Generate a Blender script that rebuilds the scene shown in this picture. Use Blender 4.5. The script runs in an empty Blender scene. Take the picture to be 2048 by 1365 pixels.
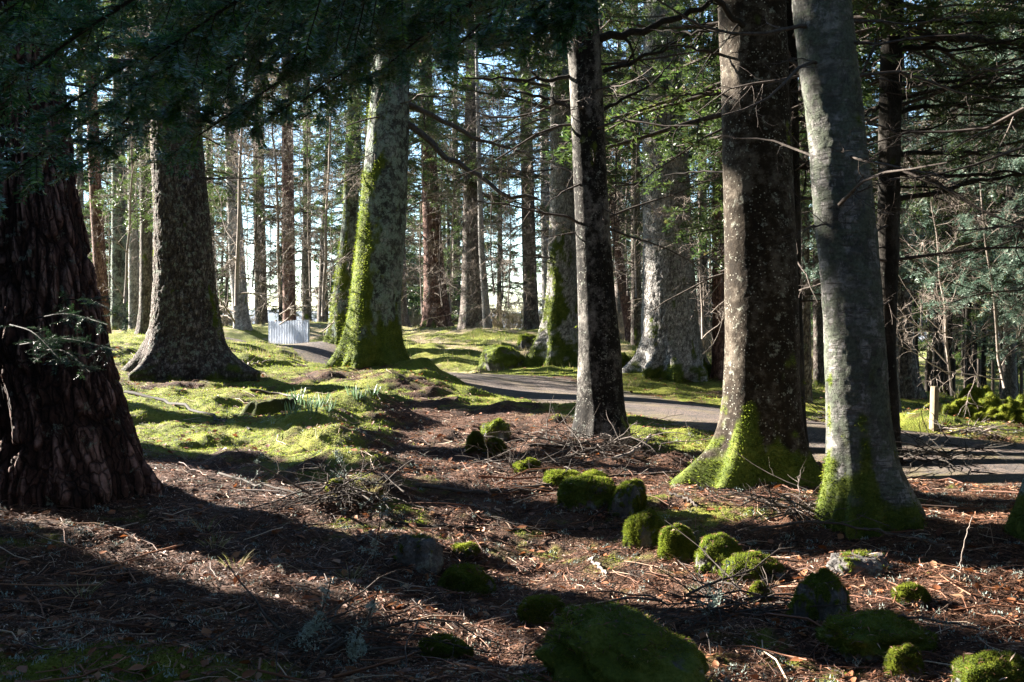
import bpy, math, random
import numpy as np
from mathutils import Vector

S = bpy.context.scene
COL = S.collection
R = math.radians
rng = np.random.default_rng(7)

# ------------------------------------------------------------------ camera, sky, sun, exposure
CAMZ, FPX, PITCH = 1.6, 2196.0, R(-0.85)
cam_d = bpy.data.cameras.new('camera')
cam_d.sensor_width = 36.0
cam_d.lens = 36.0 * FPX / 2048.0
cam_d.clip_start = 0.05
cam_d.clip_end = 6000
cam = bpy.data.objects.new('camera', cam_d)
cam.location = (0, 0, CAMZ)
cam.rotation_euler = (R(90) + PITCH, 0, 0)
COL.objects.link(cam)
S.camera = cam

SUN_EL, SUN_AZ = R(21), R(30)        # azimuth: how far beyond due left, towards the back
to_sun = Vector((-math.cos(SUN_AZ) * math.cos(SUN_EL), math.sin(SUN_AZ) * math.cos(SUN_EL), math.sin(SUN_EL)))
W = bpy.data.worlds.new('World')
S.world = W
W.use_nodes = True
wn = W.node_tree
sky = wn.nodes.new('ShaderNodeTexSky')
sky.sky_type = 'NISHITA'
sky.sun_disc = False
sky.sun_elevation = SUN_EL
sky.sun_rotation = math.atan2(to_sun.x, to_sun.y)
sky.air_density = 1.0
sky.dust_density = 0.0
sky.ozone_density = 3.0
bg = wn.nodes['Background']
bg.inputs['Strength'].default_value = 0.05
wn.links.new(sky.outputs[0], bg.inputs[0])
sd = bpy.data.lights.new('sun', 'SUN')
sd.energy = 5.0
sd.angle = R(0.5)
sd.color = (1.0, 0.93, 0.82)
so = bpy.data.objects.new('sun', sd)
so.rotation_euler = to_sun.to_track_quat('Z', 'Y').to_euler()
so.location = to_sun * 60
COL.objects.link(so)
vs = S.view_settings
vs.view_transform = 'Standard'
vs.look = 'None'
vs.gamma = 1
vs.exposure = 3.35
S.render.engine = 'CYCLES'
cy = S.cycles
cy.max_bounces = 5
cy.diffuse_bounces = 2
cy.glossy_bounces = 2
cy.transmission_bounces = 3
cy.transparent_max_bounces = 4
cy.use_denoising = True
cy.sample_clamp_indirect = 6
cy.use_fast_gi = False

# ------------------------------------------------------------------ pixel rays (photo pixels 2048 x 1365)
_c, _s = math.cos(PITCH), math.sin(PITCH)
FWD = np.array([0, _c, _s])
UPV = np.array([0, -_s, _c])
def ray(u, v):
    d = FWD + np.array([1.0, 0, 0]) * ((u - 1024) / FPX) + UPV * (-(v - 682.5) / FPX)
    return d / d[1]
def P(u, v, d):
    return np.array([0, 0, CAMZ]) + ray(u, v) * d

# ------------------------------------------------------------------ noise
_pr = np.random.default_rng(11)
_perm = _pr.permutation(256)
_perm = np.concatenate([_perm, _perm, _perm])
_g = _pr.normal(size=(256, 3)); _g /= np.linalg.norm(_g, axis=1)[:, None]
def perlin(p):
    p = np.asarray(p, float)
    i = np.floor(p).astype(np.int64); f = p - i; i &= 255
    w = f * f * f * (f * (f * 6 - 15) + 10)
    out = 0
    for dx in (0, 1):
        wx = w[:, 0] if dx else 1 - w[:, 0]
        for dy in (0, 1):
            wy = w[:, 1] if dy else 1 - w[:, 1]
            for dz in (0, 1):
                wz = w[:, 2] if dz else 1 - w[:, 2]
                h = _perm[_perm[_perm[i[:, 0] + dx] + i[:, 1] + dy] + i[:, 2] + dz]
                g = _g[h]
                out = out + wx * wy * wz * (g[:, 0] * (f[:, 0] - dx) + g[:, 1] * (f[:, 1] - dy) + g[:, 2] * (f[:, 2] - dz))
    return out * 1.5
def fbm(p, o=4, lac=2.1, gain=0.5):
    a, t = 1.0, 0
    p = np.asarray(p, float).copy()
    for k in range(o):
        t = t + a * perlin(p + 17.3 * k)
        p = p * lac; a *= gain
    return t
def worley(p):
    p = np.asarray(p, float)
    i = np.floor(p).astype(np.int64); f = p - i
    f1 = np.full(len(p), 9.0); f2 = f1.copy()
    for dx in (-1, 0, 1):
        for dy in (-1, 0, 1):
            for dz in (-1, 0, 1):
                h = _perm[_perm[_perm[(i[:, 0] + dx) & 255] + ((i[:, 1] + dy) & 255)] + ((i[:, 2] + dz) & 255)]
                q = np.clip(_g[h] * .45 + .5, 0, 1) + np.array([dx, dy, dz]) - f
                d = np.sqrt((q * q).sum(-1))
                f2 = np.minimum(f2, np.maximum(f1, d)); f1 = np.minimum(f1, d)
    return f1, f2
def sst(a, b, x):
    t = np.clip((x - a) / (b - a), 0, 1)
    return t * t * (3 - 2 * t)
def N2(x, y, z=0.0):
    return np.stack([x, y, np.zeros_like(x) + z], -1)

# ------------------------------------------------------------------ mesh building
class MB:
    def __init__(s):
        s.v = []; s.f = {}; s.a = {}; s.n = 0
    def add(s, V, F, **at):
        V = np.asarray(V, float).reshape(-1, 3); F = np.asarray(F, np.int64)
        s.v.append(V)
        s.f.setdefault(F.shape[1], []).append(F + s.n)
        for k, x in at.items():
            s.a.setdefault(k, []).append(np.zeros(len(V)) + x)
        s.n += len(V)
        return s
    def mesh(s, name, mat, smooth=True):
        V = np.concatenate(s.v) if s.v else np.zeros((0, 3))
        me = bpy.data.meshes.new(name)
        me.vertices.add(len(V)); me.vertices.foreach_set('co', V.astype(np.float32).ravel())
        li, st, n = [], [], 0
        for k, fl in s.f.items():
            F = np.concatenate(fl)
            li.append(F.ravel()); st.append(n + np.arange(len(F)) * k); n += F.size
        li = np.concatenate(li).astype(np.int32); st = np.concatenate(st).astype(np.int32)
        me.loops.add(len(li)); me.loops.foreach_set('vertex_index', li)
        me.polygons.add(len(st)); me.polygons.foreach_set('loop_start', st)
        me.update(calc_edges=True)
        if smooth:
            me.polygons.foreach_set('use_smooth', np.ones(len(st), bool))
        for k, x in s.a.items():
            x = np.concatenate(x)
            at = me.attributes.new(k, 'FLOAT', 'POINT')
            at.data.foreach_set('value', x.astype(np.float32))
        if mat: me.materials.append(mat)
        return me
    def build(s, name, mat, parent=None, smooth=True):
        o = bpy.data.objects.new(name, s.mesh(name, mat, smooth))
        COL.objects.link(o)
        if parent: o.parent = parent
        return o
def tag(o, label=None, cat=None, group=None, kind=None):
    if label: o['label'] = label
    if cat: o['category'] = cat
    if group: o['group'] = group
    if kind: o['kind'] = kind
    return o
def thing(name, label, cat, loc=(0, 0, 0), rz=0, group=None):
    o = bpy.data.objects.new(name, None)
    o.empty_display_size = 0.2
    COL.objects.link(o)
    o.location = loc; o.rotation_euler = (0, 0, rz)
    return tag(o, label, cat, group)
def dup(root, loc, rz, label=None, group=None, sc=1.0):
    r = root.copy(); COL.objects.link(r)
    r.location = loc; r.rotation_euler = (0, 0, rz); r.scale = (sc, sc, sc)
    if label: r['label'] = label
    if group: r['group'] = group
    for ch in list(root.children):
        c = ch.copy(); COL.objects.link(c); c.parent = r
        for g in ch.children:
            d = g.copy(); COL.objects.link(d); d.parent = c
    return r
def gridfaces(nr, nc, wrap=False):
    i = np.arange(nr - 1)[:, None]; j = np.arange(nc if wrap else nc - 1)[None, :]
    j2 = (j + 1) % nc
    return np.stack([i * nc + j, i * nc + j2, (i + 1) * nc + j2, (i + 1) * nc + j], -1).reshape(-1, 4)
def norm(v):
    return v / np.maximum(np.linalg.norm(v, axis=-1, keepdims=True), 1e-9)
def tubes(mb, PL, RR, sides=5, **at):
    """many tubes at once: PL (n,k,3), RR (n,k)"""
    PL = np.asarray(PL, float); RR = np.asarray(RR, float)
    if PL.ndim == 2: PL, RR = PL[None], RR[None]
    n, k, _ = PL.shape
    if n == 0: return
    T = norm(np.gradient(PL, axis=1))
    m = norm(PL[:, -1] - PL[:, 0])
    ref = np.where(np.abs(m[:, 2:3]) < 0.8, np.array([[0, 0, 1.0]]), np.array([[1.0, 0, 0]]))[:, None, :]
    A = norm(np.cross(T, ref)); B = np.cross(T, A)
    th = np.arange(sides) / sides * 2 * math.pi
    V = PL[:, :, None, :] + RR[:, :, None, None] * (np.cos(th)[None, None, :, None] * A[:, :, None, :] + np.sin(th)[None, None, :, None] * B[:, :, None, :])
    F = gridfaces(k, sides, True)
    F = (F[None] + (np.arange(n) * k * sides)[:, None, None]).reshape(-1, 4)
    at = {q: np.repeat(np.zeros(n) + x, k * sides) for q, x in at.items()}
    mb.add(V.reshape(-1, 3), F, **at)
def smoothline(pts, k):
    pts = np.asarray(pts, float)
    t = np.r_[0, np.cumsum(np.linalg.norm(np.diff(pts, axis=0), axis=1))]; t /= t[-1]
    q = np.linspace(0, 1, k)
    o = np.stack([np.interp(q, t, pts[:, i]) for i in range(3)], -1)
    for _ in range(2):
        o[1:-1] = 0.25 * o[:-2] + 0.5 * o[1:-1] + 0.25 * o[2:]
    return o
def children(g, PL, RR, per, length, ang, k=5, t0=0.15, t1=0.97, wig=0.12, grav=0.0, rr=0.55, flat=0.0, taper=True, rmin=0.0012):
    """side shoots along every polyline of PL"""
    n, kk, _ = PL.shape
    per_n = g.poisson(per, n) if np.isscalar(per) else g.poisson(np.maximum(per, 0))
    idx = np.repeat(np.arange(n), per_n); m = len(idx)
    if m == 0: return np.zeros((0, k, 3)), np.zeros((0, k))
    t = g.uniform(t0, t1, m) * (kk - 1)
    i = np.minimum(t.astype(int), kk - 2); f = (t - i)[:, None]
    p = PL[idx, i] * (1 - f) + PL[idx, i + 1] * f
    r = RR[idx, i] * (1 - f[:, 0]) + RR[idx, i + 1] * f[:, 0]
    d = norm(PL[idx, i + 1] - PL[idx, i])
    x = g.normal(size=(m, 3)); x[:, 2] *= (1 - flat)
    x = norm(x - d * (x * d).sum(-1, keepdims=True))
    a = g.uniform(ang[0], ang[1], m)[:, None]
    d2 = norm(d * np.cos(a) + x * np.sin(a))
    L = g.uniform(length[0], length[1], m)
    if taper: L = L * (1.15 - 0.85 * t / (kk - 1))
    out = np.zeros((m, k, 3)); out[:, 0] = p
    for q in range(1, k):
        d2 = norm(d2 + g.normal(size=(m, 3)) * wig + np.array([0, 0, grav]) / k)
        out[:, q] = out[:, q - 1] + d2 * (L / (k - 1))[:, None]
    rad = np.maximum(r * rr, rmin)[:, None] * np.linspace(1, 0.3, k)[None]
    return out, rad
def needles(mb, g, PL, dens, ln, wd, flat=0.8, fwd=0.5, t0=0.0, hue=None):
    """needle blades (thin rhombi) along every polyline"""
    n, k, _ = PL.shape
    if n == 0: return
    L = np.linalg.norm(np.diff(PL, axis=1), axis=-1).sum(1)
    cnt = g.poisson(L * dens)
    idx = np.repeat(np.arange(n), cnt); m = len(idx)
    if m == 0: return
    t = g.uniform(t0, 1, m) * (k - 1)
    i = np.minimum(t.astype(int), k - 2); f = (t - i)[:, None]
    p = PL[idx, i] * (1 - f) + PL[idx, i + 1] * f
    d = norm(PL[idx, i + 1] - PL[idx, i])
    s = norm(np.cross(d, np.array([0, 0, 1.0]) + g.normal(size=(m, 3)) * 0.02))
    up = np.cross(s, d)
    sg = np.where(g.random(m) < 0.5, 1, -1)[:, None]
    z = g.normal(size=(m, 1)) * (1 - flat) + 0.12
    nd = norm(d * fwd + s * sg + up * z + g.normal(size=(m, 3)) * 0.08)
    ll = ln * g.uniform(0.7, 1.15, (m, 1)); ww = wd * g.uniform(0.8, 1.2, (m, 1))
    b = norm(np.cross(nd, up + g.normal(size=(m, 3)) * 0.35)) * ww * 0.5
    V = np.stack([p, p + nd * ll * 0.55 + b, p + nd * ll, p + nd * ll * 0.5 - b], 1).reshape(-1, 3)
    F = np.arange(4 * m).reshape(-1, 4)
    if hue is None: h = g.random(n)[idx] * 0.7 + g.random(m) * 0.3
    else: h = hue + g.random(m) * 0.1
    mb.add(V, F, hue=np.repeat(h, 4))
def blades(mb, g, Pn, Nn, ln, wd, down=0.35, spread=0.6):
    """moss fuzz / grass: one triangle per root"""
    m = len(Pn)
    d = norm(Nn + g.normal(size=(m, 3)) * spread + np.array([0, 0, -down]))
    s = norm(np.cross(d, g.normal(size=(m, 3))))
    ll = ln * g.uniform(0.5, 1.3, (m, 1)); ww = wd * g.uniform(0.7, 1.3, (m, 1))
    V = np.stack([Pn - s * ww * 0.5 - Nn * ln * 0.2, Pn + s * ww * 0.5 - Nn * ln * 0.2, Pn + d * ll], 1).reshape(-1, 3)
    hh_ = np.clip(.48 + .42 * perlin(Pn * 3.1 + 2) + .32 * perlin(Pn * 11 + 5) + .2 * g.normal(size=m), 0, 1)
    mb.add(V, np.arange(3 * m).reshape(-1, 3), hue=np.repeat(hh_, 3))

# ------------------------------------------------------------------ materials
class NT:
    def __init__(s, name):
        s.m = bpy.data.materials.new(name); s.m.use_nodes = True
        s.t = s.m.node_tree; s.t.nodes.clear()
    def n(s, ty, ins=None, **kw):
        o = s.t.nodes.new('ShaderNode' + ty)
        for k, v in kw.items(): setattr(o, k, v)
        for k, v in (ins or {}).items(): s.set(o.inputs[k], v)
        return o
    def set(s, sock, v):
        if isinstance(v, bpy.types.NodeSocket): s.t.links.new(v, sock)
        elif isinstance(v, bpy.types.Node): s.t.links.new(v.outputs[0], sock)
        else: sock.default_value = v
    def attr(s, k): return s.n('Attribute', attribute_name=k).outputs['Fac']
    def obj(s, sc=(1, 1, 1)):
        return s.n('Mapping', {'Vector': s.n('TexCoord').outputs['Object'], 'Scale': sc})
    def noise(s, vec, scale, detail=4, rough=0.6):
        return s.n('TexNoise', {'Vector': vec, 'Scale': scale, 'Detail': detail, 'Roughness': rough}).outputs['Fac']
    def vor(s, vec, scale, feature='F1', out='Distance'):
        return s.n('TexVoronoi', {'Vector': vec, 'Scale': scale}, feature=feature).outputs[out]
    def ramp(s, fac, stops, interp='LINEAR'):
        o = s.n('ValToRGB', {'Fac': fac}); cr = o.color_ramp; cr.interpolation = interp
        while len(cr.elements) < len(stops): cr.elements.new(0.5)
        for e, (p, c) in zip(cr.elements, stops):
            e.position = p
            e.color = (c, c, c, 1) if isinstance(c, (int, float)) else (*c, 1)
        return o.outputs[0]
    def mix(s, f, a, b):
        o = s.n('Mix', data_type='RGBA')
        s.set(o.inputs['Factor'], f)
        for q, x in (('A', a), ('B', b)):
            k = [i for i in o.inputs if i.name == q and i.type == 'RGBA'][0]
            s.set(k, (*x, 1) if isinstance(x, tuple) else x)
        return [i for i in o.outputs if i.type == 'RGBA'][0]
    def math(s, op, a, b=0.0, clamp=False):
        o = s.n('Math', operation=op, use_clamp=clamp)
        s.set(o.inputs[0], a); s.set(o.inputs[1], b)
        return o.outputs[0]
    def bump(s, h, strength=0.5, dist=0.02, nrm=None):
        ins = {'Height': h, 'Strength': strength, 'Distance': dist}
        if nrm is not None: ins['Normal'] = nrm
        return s.n('Bump', ins).outputs[0]
    def out(s, col, rough=0.9, nrm=None, spec=0.2, metal=0.0, trans=0.0, tcol=None):
        b = s.n('BsdfPrincipled', {'Base Color': col if not isinstance(col, tuple) else (*col, 1), 'Roughness': rough, 'Specular IOR Level': spec, 'Metallic': metal})
        if nrm is not None: s.set(b.inputs['Normal'], nrm)
        sh = b.outputs[0]
        if trans:
            t = s.n('BsdfTranslucent', {'Color': tcol if tcol is not None else col})
            mx = s.n('MixShader', {0: trans, 1: sh, 2: t.outputs[0]})
            sh = mx.outputs[0]
        o = s.n('OutputMaterial', {'Surface': sh})
        return s.m

MOSS_D, MOSS_M, MOSS_L = (0.024, 0.038, 0.006), (0.068, 0.090, 0.013), (0.15, 0.160, 0.032)
def moss_color(t, vec):
    n1 = t.noise(vec, 5, 5); n2 = t.noise(vec, 60, 3)
    f = t.math('ADD', t.math('MULTIPLY', n1, 0.6), t.math('MULTIPLY', n2, 0.4))
    return t.ramp(f, [(0.32, MOSS_D), (0.5, MOSS_M), (0.68, MOSS_L)])

def bark(name, dark, mid, light, vs=(6, 6, 1.2), fine=30, lich=None, lich_amt=0.0, lich_scale=7, bands=False, strength=0.8, spots=None, crack=None):
    t = NT(name)
    v = t.obj(vs); v1 = t.obj()
    n1 = t.noise(v, 2.2, 6, 0.65)
    n2 = t.noise(v1, fine, 5, 0.7)
    n3 = t.noise(v1, 1.3, 3, 0.6)
    f = t.math('ADD', t.math('MULTIPLY', n1, 0.5), t.math('ADD', t.math('MULTIPLY', n2, 0.3), t.math('MULTIPLY', n3, 0.2)))
    cav = t.attr('cav')
    f = t.math('ADD', f, t.math('MULTIPLY', t.math('SUBTRACT', cav, 0.5), 0.28))
    col = t.ramp(f, [(0.3, dark), (0.5, mid), (0.68, light)])
    h = t.math('ADD', t.math('MULTIPLY', n1, 0.7), t.math('MULTIPLY', n2, 0.3))
    if crack:
        wv = t.n('TexNoise', {'Vector': v1, 'Scale': 5.0, 'Detail': 3.0}).outputs['Color']
        vv = t.n('VectorMath', {0: t.obj(crack[:3]), 1: t.n('VectorMath', {0: wv, 'Scale': crack[3]}, operation='SCALE').outputs[0]}, operation='ADD').outputs[0]
        e = t.vor(vv, 1.0, 'DISTANCE_TO_EDGE')
        em = t.ramp(e, [(0.0, 0.0), (0.14, 1.0)])
        h = t.math('ADD', t.math('MULTIPLY', h, 0.5), t.math('MULTIPLY', em, 0.6))
        col = t.mix(t.math('MULTIPLY', t.math('SUBTRACT', 1.0, em), 0.7), col, tuple(c * .6 for c in dark))
    if bands:
        vb = t.obj((6.0, 6.0, 48))
        nb = t.noise(vb, 1.0, 3, 0.6)
        bm = t.ramp(nb, [(0.53, 0.0), (0.60, 1.0)])
        pm = t.ramp(t.noise(t.obj((1, 1, .55)), 4.2, 7, 0.72), [(0.50, 0.0), (0.56, 1.0)])
        col = t.mix(t.math('MULTIPLY', pm, 0.85), col, t.ramp(n2, [(0.35, (0.15, 0.143, 0.132)), (0.65, (0.33, 0.31, 0.295))]))
        bm = t.math('MULTIPLY', bm, t.math('ADD', t.math('MULTIPLY', pm, 0.8), 0.2))
        col = t.mix(t.math('MULTIPLY', bm, t.math('MULTIPLY', n3, 1.2)), col, (0.035, 0.028, 0.022))
        h = t.math('SUBTRACT', h, t.math('MULTIPLY', bm, 0.35))
    if spots:
        vo = t.vor(v1, spots[0])
        sm = t.ramp(vo, [(spots[1], 1.0), (spots[1] + 0.08, 0.0)])
        gate = t.ramp(t.noise(v1, 4, 3), [(0.42, 0.0), (0.55, 1.0)])
        col = t.mix(t.math('MULTIPLY', sm, gate), col, spots[2])
    if lich:
        nl = t.noise(v1, lich_scale, 7, 0.72)
        lm = t.ramp(nl, [(0.60 - 0.16 * lich_amt, 0.0), (0.66 - 0.16 * lich_amt, 1.0)])
        lc = t.ramp(t.noise(v1, 45, 3), [(0.35, tuple(c * 0.5 for c in lich)), (0.65, lich)])
        col = t.mix(t.math('MULTIPLY', lm, 0.85), col, lc)
        h = t.math('ADD', h, t.math('MULTIPLY', lm, 0.15))
    col = t.mix(t.attr('moss'), col, moss_color(t, v1))
    nm = t.bump(h, strength, 0.03)
    return t.out(col, 0.92, nm, 0.15)

def simple(name, stops, scale=8, rough=0.85, spec=0.2, trans=0.0, bumpd=0.0, hue=False, tstops=None, metal=0.0):
    t = NT(name); v = t.obj()
    f = t.attr('hue') if hue else t.noise(v, scale, 5)
    col = t.ramp(f, stops)
    tc = t.ramp(f, tstops) if tstops else None
    nm = t.bump(t.noise(v, scale * 3, 4), 0.6, bumpd) if bumpd else None
    return t.out(col, rough, nm, spec, metal, trans, tc)

M = {}
M['fir_bark'] = bark('dark_red_furrowed_bark', (0.009, 0.0045, 0.0035), (0.058, 0.028, 0.021), (0.25, 0.145, 0.12), (7, 7, 1.0), 26, (0.20, 0.22, 0.17), 0.05, 6, strength=1.0, crack=(16, 16, 4.5, 2.0))
M['fir_bark_grey'] = bark('grey_brown_flaky_bark', (0.018, 0.013, 0.011), (0.075, 0.058, 0.05), (0.26, 0.22, 0.195), (9, 9, 3.0), 30, (0.24, 0.27, 0.22), 0.35, 9, strength=1.0, crack=(24, 24, 12, 2.0))
M['mossy_bark'] = bark('lichen_crusted_grey_bark', (0.02, 0.02, 0.017), (0.07, 0.073, 0.063), (0.24, 0.25, 0.22), (7, 7, 3), 30, (0.25, 0.31, 0.25), 0.7, 7, crack=(12, 12, 6, 2.5))
M['pale_bark'] = bark('pale_scaly_spruce_bark', (0.075, 0.068, 0.064), (0.32, 0.3, 0.28), (0.55, 0.52, 0.49), (14, 14, 5), 40, (0.30, 0.33, 0.28), 0.15, 6, strength=1.0, crack=(26, 26, 12, 1.8))
M['red_bark'] = bark('reddish_pine_bark', (0.04, 0.02, 0.016), (0.17, 0.095, 0.075), (0.36, 0.23, 0.19), (9, 9, 2), 30, crack=(16, 16, 6, 1.8))
M['brown_bark'] = bark('grey_brown_conifer_bark', (0.03, 0.024, 0.021), (0.14, 0.115, 0.1), (0.34, 0.295, 0.26), (9, 9, 3), 30, (0.2, 0.22, 0.17), 0.2, 5, crack=(22, 22, 9, 1.8))
M['smooth_bark'] = bark('smooth_grey_beech_bark', (0.004, 0.0035, 0.003), (0.014, 0.012, 0.01), (0.17, 0.155, 0.14), (5, 5, 4), 45, (0.28, 0.29, 0.25), 0.1, 14, strength=0.5, spots=(26, 0.10, (0.33, 0.31, 0.27)))
M['dark_bark'] = bark('blackish_bark', (.006, .005, .004), (.018, .015, .012), (.06, .052, .044), (6, 6, 3), 40, (0.16, 0.18, 0.14), 0.0, 9, strength=0.7)
M['rusty_bark'] = bark('rusty_brown_lichen_spotted_bark', (0.005, 0.0035, 0.002), (0.022, 0.015, 0.009), (0.12, 0.1, 0.078), (4, 4, 5), 40, (0.27, 0.27, 0.22), 0.12, 11, strength=0.7, spots=(30, 0.14, (0.30, 0.29, 0.24)))
M['birch_bark'] = bark('silvery_banded_cherry_bark', (0.022, 0.021, 0.019), (0.08, 0.079, 0.069), (0.24, 0.232, 0.21), (2.2, 2.2, 7), 40, (0.115, 0.13, 0.095), 0.8, 8, bands=True, strength=1.0)
M['twig'] = simple('grey_brown_twig_wood', [(0.3, (0.028, 0.021, 0.017)), (0.7, (0.10, 0.08, 0.068))], 20)
M['twig_dark'] = simple('dark_branch_wood', [(0.3, (0.010, 0.008, 0.006)), (0.7, (0.034, 0.027, 0.021))], 20)
M['twig_pale'] = simple('pale_bare_twig_wood', [(0.3, (0.13, 0.10, 0.085)), (0.7, (0.32, 0.27, 0.23))], 20)
M['needle_fir'] = simple('fir_needles_painted_glints', [(0.0, (0.025, 0.09, 0.04)), (0.42, (0.05, 0.145, 0.06)), (0.48, (0.16, 0.28, 0.28)), (0.66, (0.30, 0.43, 0.48)), (0.71, (0.06, 0.17, 0.06)), (1.0, (0.18, 0.36, 0.055))], rough=0.2, spec=1.0, trans=0.36, hue=True,  # pale blue stops paint sky glints into the needle colour
                         tstops=[(0.0, (0.04, 0.15, 0.04)), (0.5, (0.09, 0.22, 0.08)), (1.0, (0.20, 0.38, 0.05))])
M['needle_dim'] = simple('dim_green_fir_needles', [(0.0, (0.010, 0.030, 0.014)), (0.7, (0.022, 0.058, 0.022)), (1.0, (0.05, 0.10, 0.025))], rough=0.4, spec=0.4, trans=0.2, hue=True)
M['needle_spruce'] = simple('mid_green_conifer_needles', [(0.0, (0.014, 0.034, 0.014)), (0.6, (0.04, 0.075, 0.026)), (0.86, (0.085, 0.12, 0.035)), (0.92, (0.15, 0.085, 0.035)), (1.0, (0.13, 0.075, 0.035))], rough=0.45, spec=0.4, trans=0.35, hue=True,
                         tstops=[(0.0, (0.035, 0.08, 0.02)), (0.86, (0.11, 0.16, 0.035)), (1.0, (0.16, 0.11, 0.05))])
M['needle_blue'] = simple('blue_green_pine_needles', [(0.0, (0.04, 0.08, 0.06)), (0.5, (0.11, 0.18, 0.13)), (0.85, (0.24, 0.31, 0.24)), (0.92, (0.2, 0.15, 0.08)), (1.0, (0.2, 0.15, 0.08))], rough=0.5, spec=0.35, trans=0.3, hue=True)
M['needle_yellow'] = simple('yellow_green_leaves', [(0.0, (0.09, 0.12, 0.012)), (1.0, (0.2, 0.22, 0.02))], rough=0.5, spec=0.3, trans=0.4, hue=True)
M['moss'] = simple('moss_fuzz', [(0.0, MOSS_D), (0.5, MOSS_M), (0.85, MOSS_L), (1.0, (0.16, 0.12, 0.035))], rough=0.9, spec=0.1, trans=0.5, hue=True, tstops=[(0.0, (0.08, 0.13, 0.012)), (1.0, (0.24, 0.27, 0.035))])
M['moss_sunlit'] = simple('moss_fuzz_painted_sunlit', [(0.0, (0.07, 0.095, 0.01)), (0.5, (0.17, 0.19, 0.02)), (1.0, (0.28, 0.27, 0.045))], rough=0.9, spec=0.1, trans=0.55, hue=True, tstops=[(0.0, (0.14, 0.18, 0.02)), (1.0, (0.36, 0.36, 0.06))])  # brighter yellow copy of the moss, with sunlight put into its colour
M['grass'] = simple('dry_grass_blades', [(0.0, (0.10, 0.14, 0.03)), (0.5, (0.26, 0.22, 0.10)), (1.0, (0.42, 0.35, 0.20))], rough=0.8, trans=0.3, hue=True)
M['daffodil'] = simple('blue_green_daffodil_leaves', [(0.0, (0.06, 0.12, 0.06)), (1.0, (0.16, 0.25, 0.14))], rough=0.5, spec=0.4, trans=0.25, hue=True)
M['lichen'] = simple('pale_blue_green_lichen', [(0.0, (0.16, 0.20, 0.17)), (1.0, (0.34, 0.40, 0.36))], rough=0.9, hue=True)
M['litter'] = simple('fallen_needles_and_bits', [(0.0, (0.014, 0.008, 0.005)), (0.35, (0.05, 0.022, 0.012)), (0.66, (0.155, 0.058, 0.028)), (0.86, (0.28, 0.135, 0.075)), (1.0, (0.48, 0.35, 0.25))], rough=0.65, spec=0.35, hue=True)
M['leaf'] = simple('fallen_dead_leaves', [(0.0, (0.10, 0.03, 0.012)), (0.5, (0.22, 0.075, 0.025)), (0.8, (0.30, 0.13, 0.06)), (1.0, (0.42, 0.28, 0.17))], rough=0.6, spec=0.3, trans=0.2, hue=True)
M['bush'] = simple('pale_winter_scrub', [(0.0, (0.16, 0.12, 0.08)), (1.0, (0.36, 0.31, 0.22))], rough=0.9, trans=0.2, hue=True)
t = NT('mossy_stone'); v = t.obj()
nn = t.noise(v, 6, 8, 0.7); n2 = t.noise(v, 70, 4)
c = t.ramp(t.math('ADD', t.math('MULTIPLY', nn, 0.7), t.math('MULTIPLY', n2, 0.3)), [(0.3, (0.025, 0.023, 0.022)), (0.5, (0.085, 0.078, 0.074)), (0.7, (0.21, 0.195, 0.185))])
lm = t.ramp(t.noise(v, 9, 6, 0.7), [(0.56, 0.0), (0.62, 1.0)])
c = t.mix(t.math('MULTIPLY', lm, 0.6), c, (0.24, 0.27, 0.22))
c = t.mix(t.attr('moss'), c, moss_color(t, v))
M['stone'] = t.out(c, 0.9, t.bump(t.math('ADD', nn, t.math('MULTIPLY', n2, 0.4)), 0.7, 0.02), 0.2)
# ground
t = NT('forest_floor'); v = t.obj()
nA = t.noise(v, 3.0, 8, 0.7); nB = t.noise(v, 40, 6, 0.7); nC = t.vor(v, 55)
f = t.math('ADD', t.math('MULTIPLY', nA, 0.4), t.math('MULTIPLY', nB, 0.6))
lit = t.ramp(f, [(0.36, (0.012, 0.007, 0.005)), (0.48, (0.045, 0.022, 0.013)), (0.58, (0.11, 0.052, 0.029)), (0.72, (0.25, 0.15, 0.09))])
dry = t.ramp(f, [(0.34, (0.12, 0.085, 0.05)), (0.7, (0.40, 0.33, 0.2))])
mos = t.ramp(t.math('ADD', t.math('MULTIPLY', t.noise(v, 1.6, 4), 0.5), t.math('MULTIPLY', nB, 0.5)), [(0.36, (0.045, 0.06, 0.009)), (0.5, (0.125, 0.14, 0.018)), (0.63, (0.25, 0.235, 0.05))])
c = t.mix(t.attr('dry'), lit, dry)
c = t.mix(t.attr('moss'), c, mos)
M['ground'] = t.out(c, 0.92, t.bump(t.math('ADD', nB, t.math('MULTIPLY', nC, 0.5)), 0.8, 0.03), 0.15)
t = NT('old_tarmac'); v = t.obj()
nB = t.noise(v, 90, 5, 0.7); nA = t.noise(v, 0.7, 5, 0.65); nC = t.noise(v, 6, 7, 0.75)
c = t.ramp(t.math('ADD', t.math('MULTIPLY', nB, 0.5), t.math('MULTIPLY', nC, 0.5)), [(0.32, (0.011, 0.010, 0.010)), (0.5, (0.036, 0.032, 0.033)), (0.66, (0.095, 0.084, 0.083))])
mm = t.math('MULTIPLY', t.attr('moss'), t.ramp(t.noise(v, 4, 7, 0.75), [(0.40, 0.0), (0.56, 1.0)]))
c = t.mix(mm, c, t.ramp(nC, [(0.4, (0.06, 0.055, 0.018)), (0.6, (0.15, 0.12, 0.05))]))
lf = t.ramp(t.noise(v, 34, 5, 0.7), [(0.46, 0.0), (0.54, 1.0)])
c = t.mix(t.math('MULTIPLY', lf, t.ramp(nA, [(0.36, 0.15), (0.56, 1.0)])), c, t.ramp(nB, [(0.4, (0.075, 0.048, 0.036)), (0.6, (0.21, 0.155, 0.125))]))
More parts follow.
